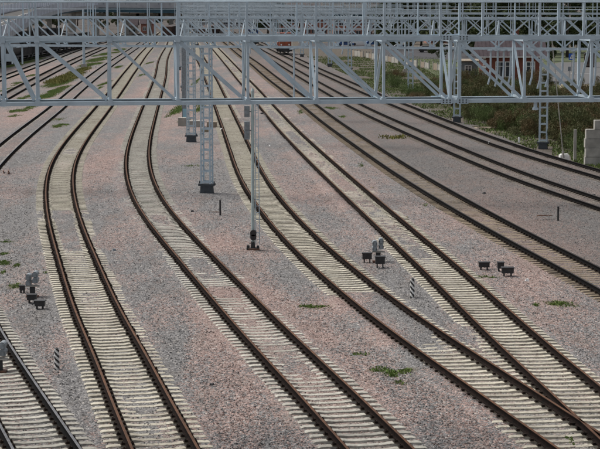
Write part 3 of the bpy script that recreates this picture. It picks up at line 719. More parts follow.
# ------------------------------------------------------------------ signal mast in the middle
c = gp(253, 250); e = empty('signal_mast', c, label='slim pale signal mast with ladder and low black lamp beside the central curved track', cat='signal mast')
b = MB(); b.tube([(0, 0, .35), (0, 0, 7.15)], .08, 12, r2=.07); b.tube([(0, 0, 7.15), (0, 0, 7.3)], .09, 12, r2=.03); b.build('pole', mat('pale_pole_paint', (.42, .50, .49), (.33, .4, .4), 5, .55), e, smooth=False)
b = MB()
for s in (0, 1): b.tube([(.13 + s * .17, -.02, .25), (.12 + s * .13, -.02, 6.6)], .02, 6)
z = .5
while z < 6.5: b.tube([(.12, -.02, z), (.28 - z * .006, -.02, z)], .014, 5); z += .3
for z in (1.6, 3.2, 4.8, 6.3): b.bar((0, 0, z), (.22, 0, z), .02)
b.build('ladder', M['steel'], e)
def sig_head(x, z, h):
    b = MB(); b.box((x, .05, z), (.24, .2, h)); n = 2 if h > .6 else 1
    for k in range(n):
        zz = z + (k - (n - 1) / 2) * .34; b.tube([(x, .14, zz), (x, .38, zz + .02)], .105, 10, cap=False); b.tube([(x, .14, zz), (x, .17, zz)], .08, 10, mi=1); b.box((x, -.06, zz), (.19, .03, .26))
    hd = b.build('signal_head', [M['grey_paint'], M['black']], e)
    b = MB(); b.bar((x, .05, z), (0, 0, z), .05); b.build('bracket', M['grey_paint'], hd)
sig_head(-.25, 6.25, .5); sig_head(-.25, 5.4, .8)
b = MB(); b.tube([(.02, -.02, .8 ), (.02, -.28, .8)], .145, 14); b.tube([(.02, -.02, .6), (.02, -.28, .6)], .135, 14); b.box((.02, -.14, .7), (.27, .22, .24)); b.build('low_lamp', M['black'], e)
b = MB(); b.box((0, 0, .2), (.24, .24, .42), taper=.6); b.box((0, 0, .05), (.5, .36, .1)); b.box((-.22, -.05, .13), (.14, .2, .2), taper=.8); b.box((.22, -.05, .12), (.13, .18, .18), taper=.8); b.build('base', [M['foot_black']], e)
b = MB(); b.box((.05, -.23, .06), (.5, .06, .08)); b.build('base_rail', M['rust'], e)

# ------------------------------------------------------------------ dwarf signals
def cable_box(px, pyy, w, h, label, group='black cable boxes on legs', legs=True, d=.26):
    c = gp(px, pyy); e = empty('cable_box', c, label=label, cat='cable box', group=group)
    b = MB(); b.box((0, 0, h * .68), (w, d, h * .6)); b.build('housing', M['black'], e)
    b = MB(); b.box((0, 0, h * .985), (w + .05, d + .05, .035)); b.build('lid', M['black'], e)
    if legs:
        for s in (-1, 1):
            b = MB(); b.box((s * w * .3, 0, h * .19), (.055, .1, h * .4)); b.build('leg', M['black'], e)
    return e
def dwarf(px, pyy, label, left_low=True, rz=0, s=1.0):
    c = gp(px, pyy); e = empty('dwarf_signal', c, rz, label=label, cat='dwarf signal', group='ground signals seen from behind')
    for (x, z0) in ((.0, .68), (-.27, .58)):
        for k in range(2):
            z = z0 + k * .235
            b = MB(); n = 12      # rounded lamp housing: short drum with hood
            b.box((x * s, .02, (z - .045) * s), (.21 * s, .24 * s, .13 * s)); b.tube([(x * s, .14, (z + .02) * s), (x * s, -.10, (z + .02) * s)], .105 * s, n)
            b.box((x * s, -.11, (z - .02) * s), (.13 * s, .03, .15 * s)); b.tube([(x * s, .14, z * s), (x * s, .33, z * s)], .115 * s, n, cap=False)
            b.build('lamp', M['grey_paint'], e, smooth=False)
        b = MB(); b.box((x * s, .03, (z0 + .1) * s), (.1 * s, .12 * s, .36 * s)); b.build('bracket', M['grey_paint'], e)
    b = MB(); b.box((-.12 * s, .02, .45 * s), (.56 * s, .2 * s, .05 * s)); b.build('base_plate', M['conc'], e)
    b = MB(); b.box((-.12 * s, .03, .24 * s), (.2 * s, .18 * s, .38 * s)); b.build('stand', M['foot_black'], e)
    b = MB(); b.box((-.12 * s, -.02, .03 * s), (.5 * s, .34 * s, .07 * s)); b.build('foot', M['rust'], e)
    return e
dwarf(35.5, 297, 'grey twin-lamp ground signal between the lower left weeds and the left curved track', s=.95)
dwarf(381, 262, 'grey twin-lamp ground signal with black boxes between the central curved and straight tracks', s=1.0)
dwarf(3, 372, 'ground signal cut by the left edge of the picture above the corner track', s=.9)
cable_box(32, 303, .34, .33, 'black cable box under the left ground signal')
cable_box(40, 309, .36, .32, 'lower right black cable box beside the left ground signal')
cable_box(22.5, 293, .2, .3, 'small black box left of the left ground signal', d=.2)
cable_box(367, 262.5, .4, .42, 'black cable box on legs left of the middle ground signal')
cable_box(380, 268, .4, .5, 'black cable box on legs in front of the middle ground signal')
cable_box(484, 270, .44, .34, 'leftmost of the three black boxes between the right-hand tracks')
cable_box(500.5, 272, .26, .42, 'narrow middle one of the three black boxes between the right-hand tracks')
cable_box(507.5, 276.5, .48, .38, 'rightmost and lowest of the three black boxes between the right-hand tracks')

def striped(px, pyy, h, label):
    c = gp(px, pyy); e = empty('striped_post', c, label=label, cat='marker post', group='black and white fouling point posts')
    n = 64; r = .08; segs = 14; v = []; f = []; mi = []
    for j in range(n + 1):
        for k in range(segs): a = 2 * math.pi * k / segs; v.append((r * math.cos(a), r * math.sin(a), h * j / n))
    for j in range(n):
        for k in range(segs):
            f.append((j * segs + k, j * segs + (k + 1) % segs, (j + 1) * segs + (k + 1) % segs, (j + 1) * segs + k))
            ph = (j / n * 3.8 - math.cos(2 * math.pi * (k + .5) / segs + math.pi) * .5) % 1.0
            mi.append(0 if ph < .5 else 1)
    b = MB(); b.v = v; b.f = f + [tuple(range(n * segs, n * segs + segs))]; b.m = mi + [1]
    b.build('post', [M['white'], M['black']], e)
    b = MB(); b.tube([(0, 0, h), (0, 0, h + .03)], .05, 12, r2=.02); b.build('cap', M['black'], e)
    return e
striped(57, 369.5, .66, 'black and white striped post between the lower left corner track and the left curved track')
striped(412.3, 298, .74, 'black and white striped post between the central curved track and the straight track')
def stub(px, pyy, h, label, r=.05):
    c = gp(px, pyy); b = MB(); b.tube([(0, 0, -.05), (0, 0, h)], r, 10); b.tube([(0, 0, h), (0, 0, h + .03)], r * 1.15, 10)
    return tag(b.build('marker_stub', M['black'], None, c), label, 'marker post', 'short black marker posts')
stub(220.2, 215.5, .78, 'short black post in front of the gantry foot in the middle')
stub(558, 221, .72, 'short black post between the dark tracks at right')

def small(name, px, pyy, size, m, label, cat, rz=0, taper=.85, group=None, dz=0):
    c = gp(px, pyy); b = MB(); b.box((0, 0, size[2] / 2), size, rz, taper=taper); b.v = [(x + random.gauss(0, size[0] * .05), y + random.gauss(0, size[1] * .05), z + random.gauss(0, size[2] * .04)) for x, y, z in b.v]
    return tag(b.build(name, m, None, c + Vector((0, 0, dz))), label, cat, group)
small('plank', 545, 216, (.85, .09, .05), M['rust'], 'rust coloured strip lying left of the black post at right', 'plank', .05)
small('plank', 549, 220.3, (.7, .05, .04), M['black'], 'thin dark strip lying in front of the short right-hand black post', 'plank', 0)
small('plank', 214, 212.5, (.55, .06, .05), M['rust'], 'rusty bar lying left of the short middle black post', 'plank', 0)
small('plank', 484, 127.5, (2.2, .16, .1), M['wood'], 'pale wooden plank lying across the other by the scrub edge', 'plank', -.55)
small('plank', 487, 129, (2.4, .18, .08), M['wood'], 'pale wooden plank crossed under another by the scrub edge', 'plank', .5, dz=.1)
small('plank', 497, 133, (1.9, .16, .09), M['wood'], 'single wooden plank right of the crossed pair', 'plank', -.6)
small('marker_block', 519, 143.5, (.14, .14, .5), M['white'], 'small white marker at the scrub edge above the outermost track', 'marker')
small('marker_block', 489, 145, (.12, .12, .3), M['white'], 'tiny white marker between the two outermost tracks', 'marker')
for i, (px, pyy, s, mm, lb) in enumerate([(372, 189, .2, 'sand', 'pale yellow stone right of the cream straight track near its middle'), (407, 218, .15, 'sand', 'brownish stone beside the black-railed track'),
    (527, 281, .16, 'white', 'whitish stone right of the three black boxes'), (484, 194, .22, 'black', 'dark lump on the stones between the black-railed tracks'), (593, 197, .3, 'black', 'dark lump near the right edge between the outermost tracks'),
    (586, 264, .3, 'sand', 'pale stone above the black-railed track at the right edge'), (270, 146, .16, 'white', 'small white litter scrap right of the signal mast'), (222, 130, .3, 'white', 'white litter scrap on the central track at its left rail'),
    (192.5, 212, .18, 'black', 'dark stone left of the short middle black post'), (262, 115, .4, 'black', 'dark debris beside the rail right of the upper signal heads'), (211, 184, .22, 'white', 'white scrap beside the middle gantry foot'),
    (114, 251, .2, 'grey_paint', 'grey-blue stone between the two curved tracks'), (41, 153, .12, 'white', 'tiny white scrap on the ballast in the upper left'), (212, 386, .15, 'black', 'dark twist of wire on the pink ballast'), (64, 108, .1, 'rust', 'small rusty scrap near the left track')]):
    small('loose_stone', px, pyy, (s, s * .8, s * .55), M[mm], lb, 'stone' if 'scrap' not in lb and 'wire' not in lb and 'debris' not in lb else 'litter', random.random() * 3, .6)
# rail offcuts at the left edge
for i, (px, lb) in enumerate(((3.5, 'left one of two rusty rail stubs at the left edge'), (8.5, 'right one of two rusty rail stubs near the left edge'))):
    c = gp(px, 174.5); b = MB(); K = len(PROF)
    b.v = [(a, yy, z) for yy in (0, 1.1) for a, z in PROF]; b.f = [(k, (k + 1) % K, K + (k + 1) % K, K + k) for k in range(K)] + [tuple(range(K))[::-1], tuple(range(K, 2 * K))]; b.m = [0] * (K + 2)
    tag(b.build('rail_offcut', M['rust'], None, c + Vector((0, 0, .04)), rz=.15), lb, 'rail piece', 'rusty rail stubs')
# concrete rubble by the double leg
def crate(px, pyy, size, m, label, rz=0):
    c = gp(px, pyy); b = MB(); b.box((0, 0, size[2] / 2), size, rz, taper=.96); b.box((0, 0, size[2] + .03), (size[0] * 1.04, size[1] * 1.04, .05), rz); return tag(b.build('concrete_box', m, None, c), label, 'box', 'boxes near the gantry legs')
crate(196, 127, (1.5, .8, .5), M['conc'], 'low concrete box behind the ladder-like gantry leg', .1)
crate(212, 127.5, (.9, .7, .45), M['wood'], 'brown wooden box right of the low concrete box')
crate(183, 126, (.8, .7, .7), M['conc'], 'concrete box at the foot of the solid column', -.1)
crate(205, 132, (.6, .4, .2), M['sand'], 'sandy slab lying in front of the low concrete box')

# ------------------------------------------------------------------ right side: blocks, post, stay
def block(x, y, z, l, label, m=None):
    b = MB(); b.box((0, 0, .29), (l, .58, .58)); b.box((0, 0, .6), (l * .98, .5, .03), taper=.98); 
    b.v = [(a + random.gauss(0, .008), c + random.gauss(0, .008), d) for a, c, d in b.v]
    return tag(b.build('concrete_block', M['conc'], None, (x, y, z)), label, 'concrete block', 'foundation blocks stacked at the right edge')
c = gp(585, 166)
rows = ['bottom', 'second', 'third', 'fourth', 'top']
for r in range(5):
    x0 = c.x + (0.0 if r < 4 else .62) + (.05 if r % 2 else 0)
    for kx in range(2):
        if r == 4 and kx == 1: continue
        l = (1.15, 1.75)[(kx + r) % 2]
        block(x0 + l / 2 + (0 if kx == 0 else (1.15, 1.75)[r % 2] + .03), c.y + .3 + .02 * r, r * .622, l, 'grey concrete block at the right edge, %s row of the stack, %s' % (rows[r], 'left end' if kx == 0 else 'further right'))
c = gp(574.7, 161.5); b = MB(); b.box((0, 0, 1.12), (.2, .18, 2.25), taper=.92); b.box((0, 0, .03), (.4, .4, .07)); tag(b.build('concrete_post', M['conc'], None, c), 'upright pale concrete post left of the block stack', 'post')
c = gp(564, 160.5); b = MB(); b.box((0, 0, .2), (.68, .5, .42), .1, taper=.93); b.box((.02, 0, .44), (.5, .34, .07), .1); tag(b.build('stay_block', M['white'], None, c), 'whitish concrete block anchoring the slanted stay', 'concrete block')
b = MB(); t0 = gp(563.5, 158, .35); t1 = py(552, 40, t0.y + .5); b.tube([t0, t1], .035, 8); b.tube([t0, t0 + (t1 - t0) * .06], .08, 8); tag(b.build('stay_rod', M['conc'], None), 'slanted pale stay rod rising from the whitish block', 'stay')

# ------------------------------------------------------------------ shrubs and trees
def leaf_cloud(n, fn, size, up=0.0):
    """n leaf quads at points fn(i) -> (x,y,z)"""
    C = np.array([fn(i) for i in range(n)]); a = rng.normal(0, 1, (n, 3)); a[:, 2] += up * 2; a /= np.linalg.norm(a, axis=1)[:, None]
    b = np.cross(a, rng.normal(0, 1, (n, 3))); b /= np.linalg.norm(b, axis=1)[:, None]
    s = size * (.5 + rng.random(n))[:, None]; a *= s; b *= s * (.6 - .38 * up)
    V = np.stack([C - a - b * .3, C + b * .6 - a * .1, C + a, C - b * .7], 1)
    return V.reshape(-1, 3), np.arange(n * 4).reshape(n, 4)
def shrub_proto(name, m, w, h, n, size):
    e = empty(name)
    cl = [(random.gauss(0, w * .33), random.gauss(0, w * .3), h * random.uniform(.2, .8), random.uniform(.16, .34) * w) for _ in range(9)]
    def f(i):
        c = random.choice(cl); v = Vector((random.gauss(0, 1), random.gauss(0, 1), random.gauss(0, 1))).normalized() * c[3] * random.random() ** .4
        return (c[0] + v.x, c[1] + v.y, max(.03, c[2] + v.z * .9))
    V, Fq = leaf_cloud(n, f, size, .8); np_mesh('foliage', V, Fq, m, e)
    b = MB()
    for _ in range(7):
        q = random.choice(cl); b.tube([(random.gauss(0, .08), random.gauss(0, .08), 0), (q[0] * .5, q[1] * .5, q[2] * .6), (q[0] * 1.1, q[1] * 1.1, q[2] + q[3] * .9)], .018, 4, r2=.005)
    b.build('stems', M['bark'], e); return e
protos = [shrub_proto('shrub', M['scrub_a'], 2.0, 1.5, 5200, .065), shrub_proto('shrub', M['scrub_b'], 2.4, 1.8, 5600, .065), shrub_proto('shrub', M['scrub_c'], 1.8, 1.1, 4600, .06), shrub_proto('shrub', M['scrub_a'], 2.4, 1.1, 5000, .06), shrub_proto('shrub', M['scrub_b'], 1.6, 2.2, 4600, .065)]
used = set(); nsh = 0
SL = ['rust-brown dry shrub in the scrub verge', 'dark olive shrub in the scrub verge', 'fresh green low shrub near the grass', 'low spreading brown shrub in the scrub verge', 'tall narrow olive shrub in the scrub verge']
idx = {}
for cobj in bpy.data.objects:
    if cobj.parent: idx.setdefault(cobj.parent.name, []).append(cobj)
tries = 0
while nsh < 285 and tries < 6000:
    tries += 1
    z = 124 + 140 * random.random() ** 1.25; e0 = float(scrub_edge(z)); u_ = random.random()
    x = e0 + 1.6 + u_ * (z * .18 - e0)
    px = 300 + F * x / z; pyy = F * H / z
    if x > z * .18: continue
    if px < 440 and random.random() < .72: continue
    if px < 335: continue
    if (abs(px - 545) < 11 and pyy > 138) or (abs(px - 574) < 6 and pyy > 145) or (abs(px - 564) < 9 and pyy > 148) or (px > 580 and pyy > 152): continue
    if abs(px - 458) < 7 and pyy > 108: continue
    if px > 535 and pyy < 88: continue
    if pyy < 82 and px > 440: continue
    k = random.choices(range(5), [3, 3, 2.0, 2, 2])[0]
    if px < 450: k = random.choice([2, 2, 1, 3])
    o = protos[k] if k not in used else copy_tree(protos[k], None, idx); used.add(k)
    o.location = (x, z, 0); sc = random.uniform(.7, 1.3) * (1.0 if pyy > 95 else .85); o.scale = (sc, sc, sc * random.uniform(.6, 1.45)); o.rotation_euler.z = random.random() * 6.3
    zone = 'left of the leg beside the planks' if px < 458 else ('between the two right-hand gantry legs' if px < 542 else ('around the slanted stay' if px < 575 else 'behind the block stack'))
    row = 'front row at the ballast' if x - e0 < 4 else ('middle of the scrub' if pyy > 100 else 'back of the scrub')
    lb = SL[k].replace(' in the scrub verge', '').replace(' near the grass', '') + ' ' + zone + ', ' + row; tag(o, lb, 'shrub', lb); nsh += 1
for k, p in enumerate(protos):
    if k not in used: p.location = (30, 200 + k, 0); tag(p, SL[k], 'shrub')

def tree_proto(m, h, cw, n, size, trunk_h):
    e = empty('tree'); b = MB(); b.tube([(0, 0, 0), (.1, .05, trunk_h), (-.1, .1, h * .8)], h * .022, 8, r2=.04)
    cl = []
    for i in range(22):
        z = random.uniform(trunk_h * .8, h * .92); rr = cw * math.sin(math.pi * min(1, max(.12, (z - trunk_h * .5) / (h - trunk_h * .4)))) ** .6
        a = random.random() * 6.283; q = rr * random.random() ** .5; cl.append((q * math.cos(a), q * math.sin(a), z, random.uniform(.16, .34) * cw))
        if i % 3 == 0: b.tube([(0, 0, z * .6), (cl[-1][0] * .5, cl[-1][1] * .5, z * .85), (cl[-1][0], cl[-1][1], z)], h * .009, 5, r2=.02)
    b.build('trunk', M['bark'], e, smooth=True)
    def f(i):
        c = random.choice(cl); v = Vector((random.gauss(0, 1), random.gauss(0, 1), random.gauss(0, 1))).normalized() * c[3] * random.random() ** .35
        return (c[0] + v.x, c[1] + v.y, c[2] + v.z * .8)
    V, Fq = leaf_cloud(n, f, size); np_mesh('crown', V, Fq, m, e); return e
tp = [tree_proto(M['tree_a'], 15, 4.6, 7000, .26, 3), tree_proto(M['tree_b'], 13, 5.0, 7000, .26, 2.5), tree_proto(M['tree_a'], 17, 3.8, 6500, .26, 3), tree_proto(M['tree_b'], 10, 3.6, 5000, .22, 1.5)]
TL = ['broad dark green tree in the wood behind the road', 'broad mid green tree in the wood behind the road', 'tall narrow dark tree in the wood behind the road', 'small mid green tree at the edge of the wood']
idx = {}
for cobj in bpy.data.objects:
    if cobj.parent: idx.setdefault(cobj.parent.name, []).append(cobj)
used = set(); TREES = []
for i in range(58):
    px = 385 + 260 * (i + .5) / 58 + random.uniform(-4, 4); Yd = random.uniform(400, 500) if i % 2 else random.uniform(345, 400)
    if px < 455: Yd += 60
    TREES.append((px, Yd, random.choice([0, 1, 2, 0, 3])))
for i in range(16): TREES.append((6 + i * 12.5 + random.uniform(-3, 3), random.uniform(690, 820), random.choice([0, 1, 3])))
for px, Yd, k in [(268, 560, 0), (276, 585, 1), (289, 545, 3), (20, 900, 1), (70, 880, 0), (160, 900, 2), (440, 330, 3), (550, 330, 3)]: TREES.append((px, Yd, k))
for (px, Yd, k) in TREES:
    o = tp[k] if k not in used else copy_tree(tp[k], None, idx); used.add(k)
    o.location = ((px - 300) / F * Yd, Yd, -.1); sc = random.uniform(.8, 1.2); o.scale = (sc, sc, sc); o.rotation_euler.z = random.random() * 6.3
    if px < 300 : tag(o, ['broad dark', 'broad mid green', 'tall narrow', 'small mid green'][k] + ' tree among the far yard buildings', 'tree', 'far trees among buildings ' + str(k))
    else:
        lb = TL[k].replace(' in the wood behind the road', '').replace(' at the edge of the wood', '') + (' in the near row of the wood' if Yd < 400 else ' deeper in the wood') + (', above the fence' if px < 440 else ', above the shed' if px < 480 else ', behind the brick house' if px < 542 else ', above the blue crossing sign' if px < 585 else ', at the right edge')
        tag(o, lb, 'tree', lb)

# ------------------------------------------------------------------ grounds and roads on the right
def sheet(name, pts, z, m, nsub=1, **kw):
    b = MB(); n = len(pts); P = [gp(x, y) if abs(y) < 1000 else Vector((x, y - 10000, 0)) for x, y in pts]
    b.add([(p.x, p.y, z) for p in P] + [(p.x, p.y, z - .12) for p in P], [tuple(range(n))] + [(i, i + n, (i + 1) % n + n, (i + 1) % n) for i in range(n)])
    return tag(b.build(name, m), kind='structure', **kw)
sheet('grass_field', [(545, 90), (700, 90), (760, 48), (385, 48), (440, 78)], .10, M['field'])
sheet('road', [(540, 85), (560, 87), (720, 84), (720, 66), (610, 63), (560, 63), (545, 66)], .125, M['road_light'])
sheet('parking_lot', [(372, 58.5), (485, 61), (485, 50), (372, 49)], .125, M['asphalt'])
sheet('sandy_path', [(552, 89), (610, 91), (620, 86), (560, 85)], .13, M['sand'])
sheet('far_road', [(296, 48), (372, 48.8), (372, 44), (300, 43)], .10, M['asphalt'])
# road dashes
for i in range(6):
    c = gp(552 + i * 11, 73.5 + i * .35); b = MB(); b.box((0, 0, .129), (1.6, .14, .006)); tag(b.build('road_marking', M['white'], None, (c.x, c.y, 0)), kind='structure')

# pedestrian crossing sign
c = gp(571.5, 73); e = empty('crossing_sign', c, label='blue square pedestrian crossing sign with white triangle beside the road', cat='road sign')
b = MB(); b.tube([(0, 0, 0), (0, 0, 3.0)], .04, 8); b.build('pole', M['grey_paint'], e)
b = MB(); b.box((0, -.05, 2.5), (.95, .03, .95)); b.build('panel', M['signblue'], e)
b = MB(); b.add([(-.36, -.07, 2.17), (.36, -.07, 2.17), (0, -.07, 2.86)], [(0, 1, 2)]); b.build('triangle', M['white'], e)
b = MB(); fy = -.076
b.tube([(.0, fy - .0, 2.62), (.0, fy - .012, 2.62)], .05, 8); b.bar((.0, fy, 2.57), (-.01, fy, 2.4), .06, .01, up=(0, 1, 0)); b.bar((-.01, fy, 2.4), (-.12, fy, 2.24), .045, .01, up=(0, 1, 0)); b.bar((-.01, fy, 2.4), (.1, fy, 2.24), .045, .01, up=(0, 1, 0)); b.bar((.0, fy, 2.54), (.1, fy, 2.42), .03, .01, up=(0, 1, 0)); b.bar((.0, fy, 2.54), (-.1, fy, 2.44), .03, .01, up=(0, 1, 0))
b.build('walking_figure', M['black'], e)
# second sign post (grey plate) and bus shelter
c = gp(569, 82); e = empty('road_sign', c, label='small grey plate on a post at the near road edge', cat='road sign'); b = MB(); b.tube([(0, 0, 0), (0, 0, 2.1)], .04, 6); b.build('pole', M['grey_paint'], e); b = MB(); b.box((0, -.05, 1.8), (.4, .03, .6)); b.build('plate', M['grey_paint'], e)
c = gp(590, 68); e = empty('bus_shelter', c, label='small dark-roofed bus shelter across the road at right', cat='bus shelter')
b = MB(); b.box((0, 0, 2.35), (2.0, 1.4, .16)); b.box((0, -.1, 2.5), (1.7, 1.2, .16), taper=.8); b.build('roof', M['black'], e)
b = MB(); b.box((0, .6, 1.15), (1.8, .06, 2.2)); b.build('back_wall', M['wagon_b'], e)
for s in (-1, 1): b = MB(); b.box((s * .85, -.5, 1.15), (.08, .08, 2.25)); b.build('post', M['grey_paint'], e)
b = MB(); b.box((0, .35, .45), (1.5, .35, .06)); b.build('bench', M['wood'], e)

# ------------------------------------------------------------------ brick house
def window(parent, x, y, z, w, h, fm=None, nm='window'):
    b = MB(); b.box((x, y, z), (w, .05, h)); win = b.build(nm, M['glass'], parent)
    b = MB(); t = .11
    b.box((x, y - .045, z + h / 2 + t / 2), (w + 2 * t, .1, t)); b.box((x, y - .045, z - h / 2 - t / 2), (w + 2 * t, .1, t))
    for s in (-1, 1): b.box((x + s * (w / 2 + t / 2), y - .045, z), (t, .1, h))
    b.box((x, y - .04, z), (.07, .06, h)); b.box((x, y - .041, z + h * .22), (w, .05, .06))
    b.build('frame', fm or M['white'], win); return win
c = gp(484, 84); s_ = c.y / F; W = 57 * s_
e = empty('brick_house', c, label='red brick house with white corners and brown pitched roof behind the scrub', cat='house')
b = MB(); b.box((W / 2, 3.6, 1.9), (W, 7.2, 3.8)); b.build('wall', M['brick'], e)
b = MB(); rp = [(-.8, -.7, 3.7), (W + .8, -.7, 3.7), (W + .8, 7.9, 3.7), (-.8, 7.9, 3.7), (-.8, 3.6, 6.4), (W + .8, 3.6, 6.4)]
b.add(rp, [(0, 1, 5, 4), (1, 2, 5), (2, 3, 4, 5), (3, 0, 4), (0, 3, 2, 1)]); k_ = 0
while k_ < 18:      # standing seams
    x = -.75 + k_ * (W + 1.5) / 17; b.bar((x, -.7, 3.73), (x, 3.6, 6.43), .04, .05); k_ += 1
rf = b.build('roof', M['roof_brown'], e)
b = MB(); b.box((W * .62, 4.6, 6.4), (.7, .7, 1.4)); b.box((W * .62, 4.6, 7.13), (.85, .85, .1)); b.build('chimney', M['brick'], rf)
for x in (0, W):
    for k in range(9): b = MB() if k == 0 else b; b.box((x, -.02, .25 + k * .4), (.55 if k % 2 else .36, .12, .3))
    b.build('corner_trim', M['white'], e)
b = MB(); b.box((W / 2, -.05, .22), (W + .1, .12, .44)); b.build('plinth', M['conc'], e)
for x in (1.9, 3.2, 6.0): window(e, x + .2, -.03, 1.95, 1.0, 1.9)
b = MB(); b.box((W / 2, -.62, 3.62), (W + 1.6, .14, .14)); b.build('gutter', M['white'], e)
# shed
c = gp(461.5, 81); e = empty('wooden_shed', c, label='grey weathered shed with a dark window left of the brick house', cat='shed')
b = MB(); b.box((1.1, 1.2, 1.35), (2.3, 2.4, 2.7))
for k in range(9): b.box((.05 + k * .26, -.02, 1.35), (.03, .03, 2.7))
b.build('wall', mat('grey_boards', (.24, .27, .28), (.17, .19, .2), 3, .85), e)
b = MB(); b.box((1.1, 1.1, 2.85), (2.8, 2.9, .1), rx=.06); b.build('roof', M['wood'], e); window(e, .9, -.05, 1.6, .75, .9)

# ------------------------------------------------------------------ fence, vehicles
P0, P1 = gp(352, 56), gp(442, 72); e = empty('panel_fence', P0, label='broken pale concrete panel fence between grass and dark parking lot', cat='fence')
dv = P1 - P0; n = 26; ag = math.atan2(dv.y, dv.x)
for i in range(n):
    q = dv * ((i + .5) / n); L = dv.length / n
    if i not in (4, 9, 10, 15, 16, 20, 23):
        b = MB(); b.box((0, 0, .6), (L * .93, .1, 1.2 - .3 * random.random()), ag); b.box((0, 0, .3), (L * .9, .14, .08), ag); b.build('panel', M['conc'] if i % 3 else M['wood'], e, q)
    b = MB(); b.box((0, 0, .7), (.16, .2, 1.4), ag); b.build('post', M['conc'], e, dv * (i / n))
def car(px, pyy, m, label, rz=0, van=False):
    c = gp(px, pyy, .1); e = empty('parked_van' if van else 'parked_car', c, rz, label=label, cat='van' if van else 'car', group='vehicles parked beyond the fence')
    L, Wd = (5.2, 1.95) if van else (4.3, 1.75)
    prof = [(-L / 2, .35), (L / 2, .35), (L / 2, .85), (L / 2 - .9, 1.05), (L / 2 - 1.5, 2.0), (-L / 2 + .1, 2.05)] if van else [(-L / 2, .35), (L / 2, .35), (L / 2, .75), (L / 2 - 1.1, .92), (L / 2 - 1.8, 1.42), (-L / 2 + .9, 1.44), (-L / 2 + .15, .98)]
    K = len(prof); b = MB(); b.add([(x, s * Wd / 2 * (.86 if z > 1.2 else 1), z) for s in (-1, 1) for x, z in prof], [(k, (k + 1) % K, K + (k + 1) % K, K + k) for k in range(K)] + [tuple(range(K))[::-1], tuple(range(K, 2 * K))]); b.build('body', m, e)
    for s in (-1, 1):
        b = MB(); zt = 1.8 if van else 1.32
        b.box((L * .1 if not van else L * .22, s * Wd / 2 * .955, (zt + 1.0) / 2), (1.9 if not van else 1.0, .06, zt - 1.0)); b.build('side_window', M['glass'], e)
        for x in (-L * .31, L * .31): b = MB(); b.tube([(x, s * (Wd / 2 - .2), .33), (x, s * (Wd / 2 + .01), .33)], .33, 14); b.build('wheel', M['tyre'], e)
    b = MB(); b.bar((L / 2 - (1.0 if van else 1.2), 0, 1.07 if van else .95), (L / 2 - (1.45 if van else 1.75), 0, 1.9 if van else 1.36), Wd * .8, .06); b.build('windscreen', M['glass'], e)
car(361, 45.5, M['white'], 'white van parked beyond the fence', 0, True)
car(345, 46.5, M['blue'], 'blue car parked left of the white van'); car(374, 46, M['blue'], 'blue car parked right of the white van', .2)
car(428, 52.5, M['wagon'], 'dark car on the parking lot behind the fence', .1); car(447, 50.5, M['white'], 'white car on the dark parking lot', -.1)
car(402, 51, M['grey_paint'], 'grey car on the dark parking lot, left of the dark car', .05)

# ------------------------------------------------------------------ trains
def wagon_proto(m, kind='hopper'):
    e = empty('freight_wagon'); b = MB()
    if kind == 'tank':
        b.tube([(0, -5.3, 2.55), (0, -5.0, 2.55), (0, 5.0, 2.55), (0, 5.3, 2.55)], 1.45, 16); b.tube([(0, 0, 3.9), (0, 0, 4.35)], .5, 12)
    else:
        v = [(-1.5, -5.8, 1.25), (1.5, -5.8, 1.25), (1.5, 5.8, 1.25), (-1.5, 5.8, 1.25), (-1.5, -5.8, 3.5), (1.5, -5.8, 3.5), (1.5, 5.8, 3.5), (-1.5, 5.8, 3.5)]
        b.box((0, 0, 2.35), (2.95, 11.6, 2.2)); 
        for k in range(9):
            for s in (-1, 1): b.box((s * 1.52, -5.6 + k * 1.4, 2.35), (.1, .14, 2.2))
        for k in range(4): b.box((-1.2 + k * .8, -5.85, 2.35), (.12, .1, 2.2))
        b.box((0, 0, 3.5), (3.1, 11.8, .1))
    b.build('body', m, e)
    b = MB(); b.box((0, 0, 1.1), (2.6, 12, .26)); 
    for s in (-1, 1): b.tube([(s * .9, -6.0, 1.1), (s * .9, -6.4, 1.1)], .2, 8)
    b.build('underframe', M['wagon'], e)
    for yy in (-4.2, 4.2):
        b = MB(); b.box((0, yy, .7), (2.1, 2.3, .35))
        for w_ in (-.9, .9):
            for s in (-1, 1): b.tube([(s * .74, yy + w_, .72), (s * .86, yy + w_, .72)], .48, 14)
        b.build('bogie', M['black'], e)
    return e
wp = [wagon_proto(M['wagon']), wagon_proto(M['wagon'], 'tank'), wagon_proto(M['wagon_b'])]
idx = {}
for cobj in bpy.data.objects:
    if cobj.parent: idx.setdefault(cobj.parent.name, []).append(cobj)
used = set()
def put_wagon(k, key, z, label, group):
    o = wp[k] if k not in used else copy_tree(wp[k], None, idx); used.add(k); t = TR[key] if isinstance(key, str) else None
    x = float(t.cx(z)) if t else key; o.location = (x, z, .14); o.rotation_euler.z = -math.atan(float(t.sl(z))) if t else 0
    tag(o, label, 'freight wagon', group)
for i in range(11): put_wagon([0, 0, 1][i % 3], 'Q', 292 + i * 13.3, 'near-black %s wagon in the long row at the far left' % (['open', 'open', 'tank'][i % 3]), 'near-black %s wagons in the far left row' % (['open', 'open', 'tank'][i % 3]))
for i in range(8): put_wagon([2, 0][i % 2], -38.0 + (i % 2) * .0 + 0, 520 + i * 13.3, '%s open wagon standing far off beneath the overpass' % ['brown', 'near-black'][i % 2], '%s wagons beneath the overpass' % ['brown', 'near-black'][i % 2])
for i in range(5): put_wagon([0, 2, 1, 0][i % 4], -66.0, 430 + i * 13.3, '%s wagon on the line behind the far left row' % ['near-black open', 'brown open', 'dark tank', 'near-black open'][i % 4], 'wagons behind the far left row %s' % ['black', 'brown', 'tank', 'black'][i % 4])
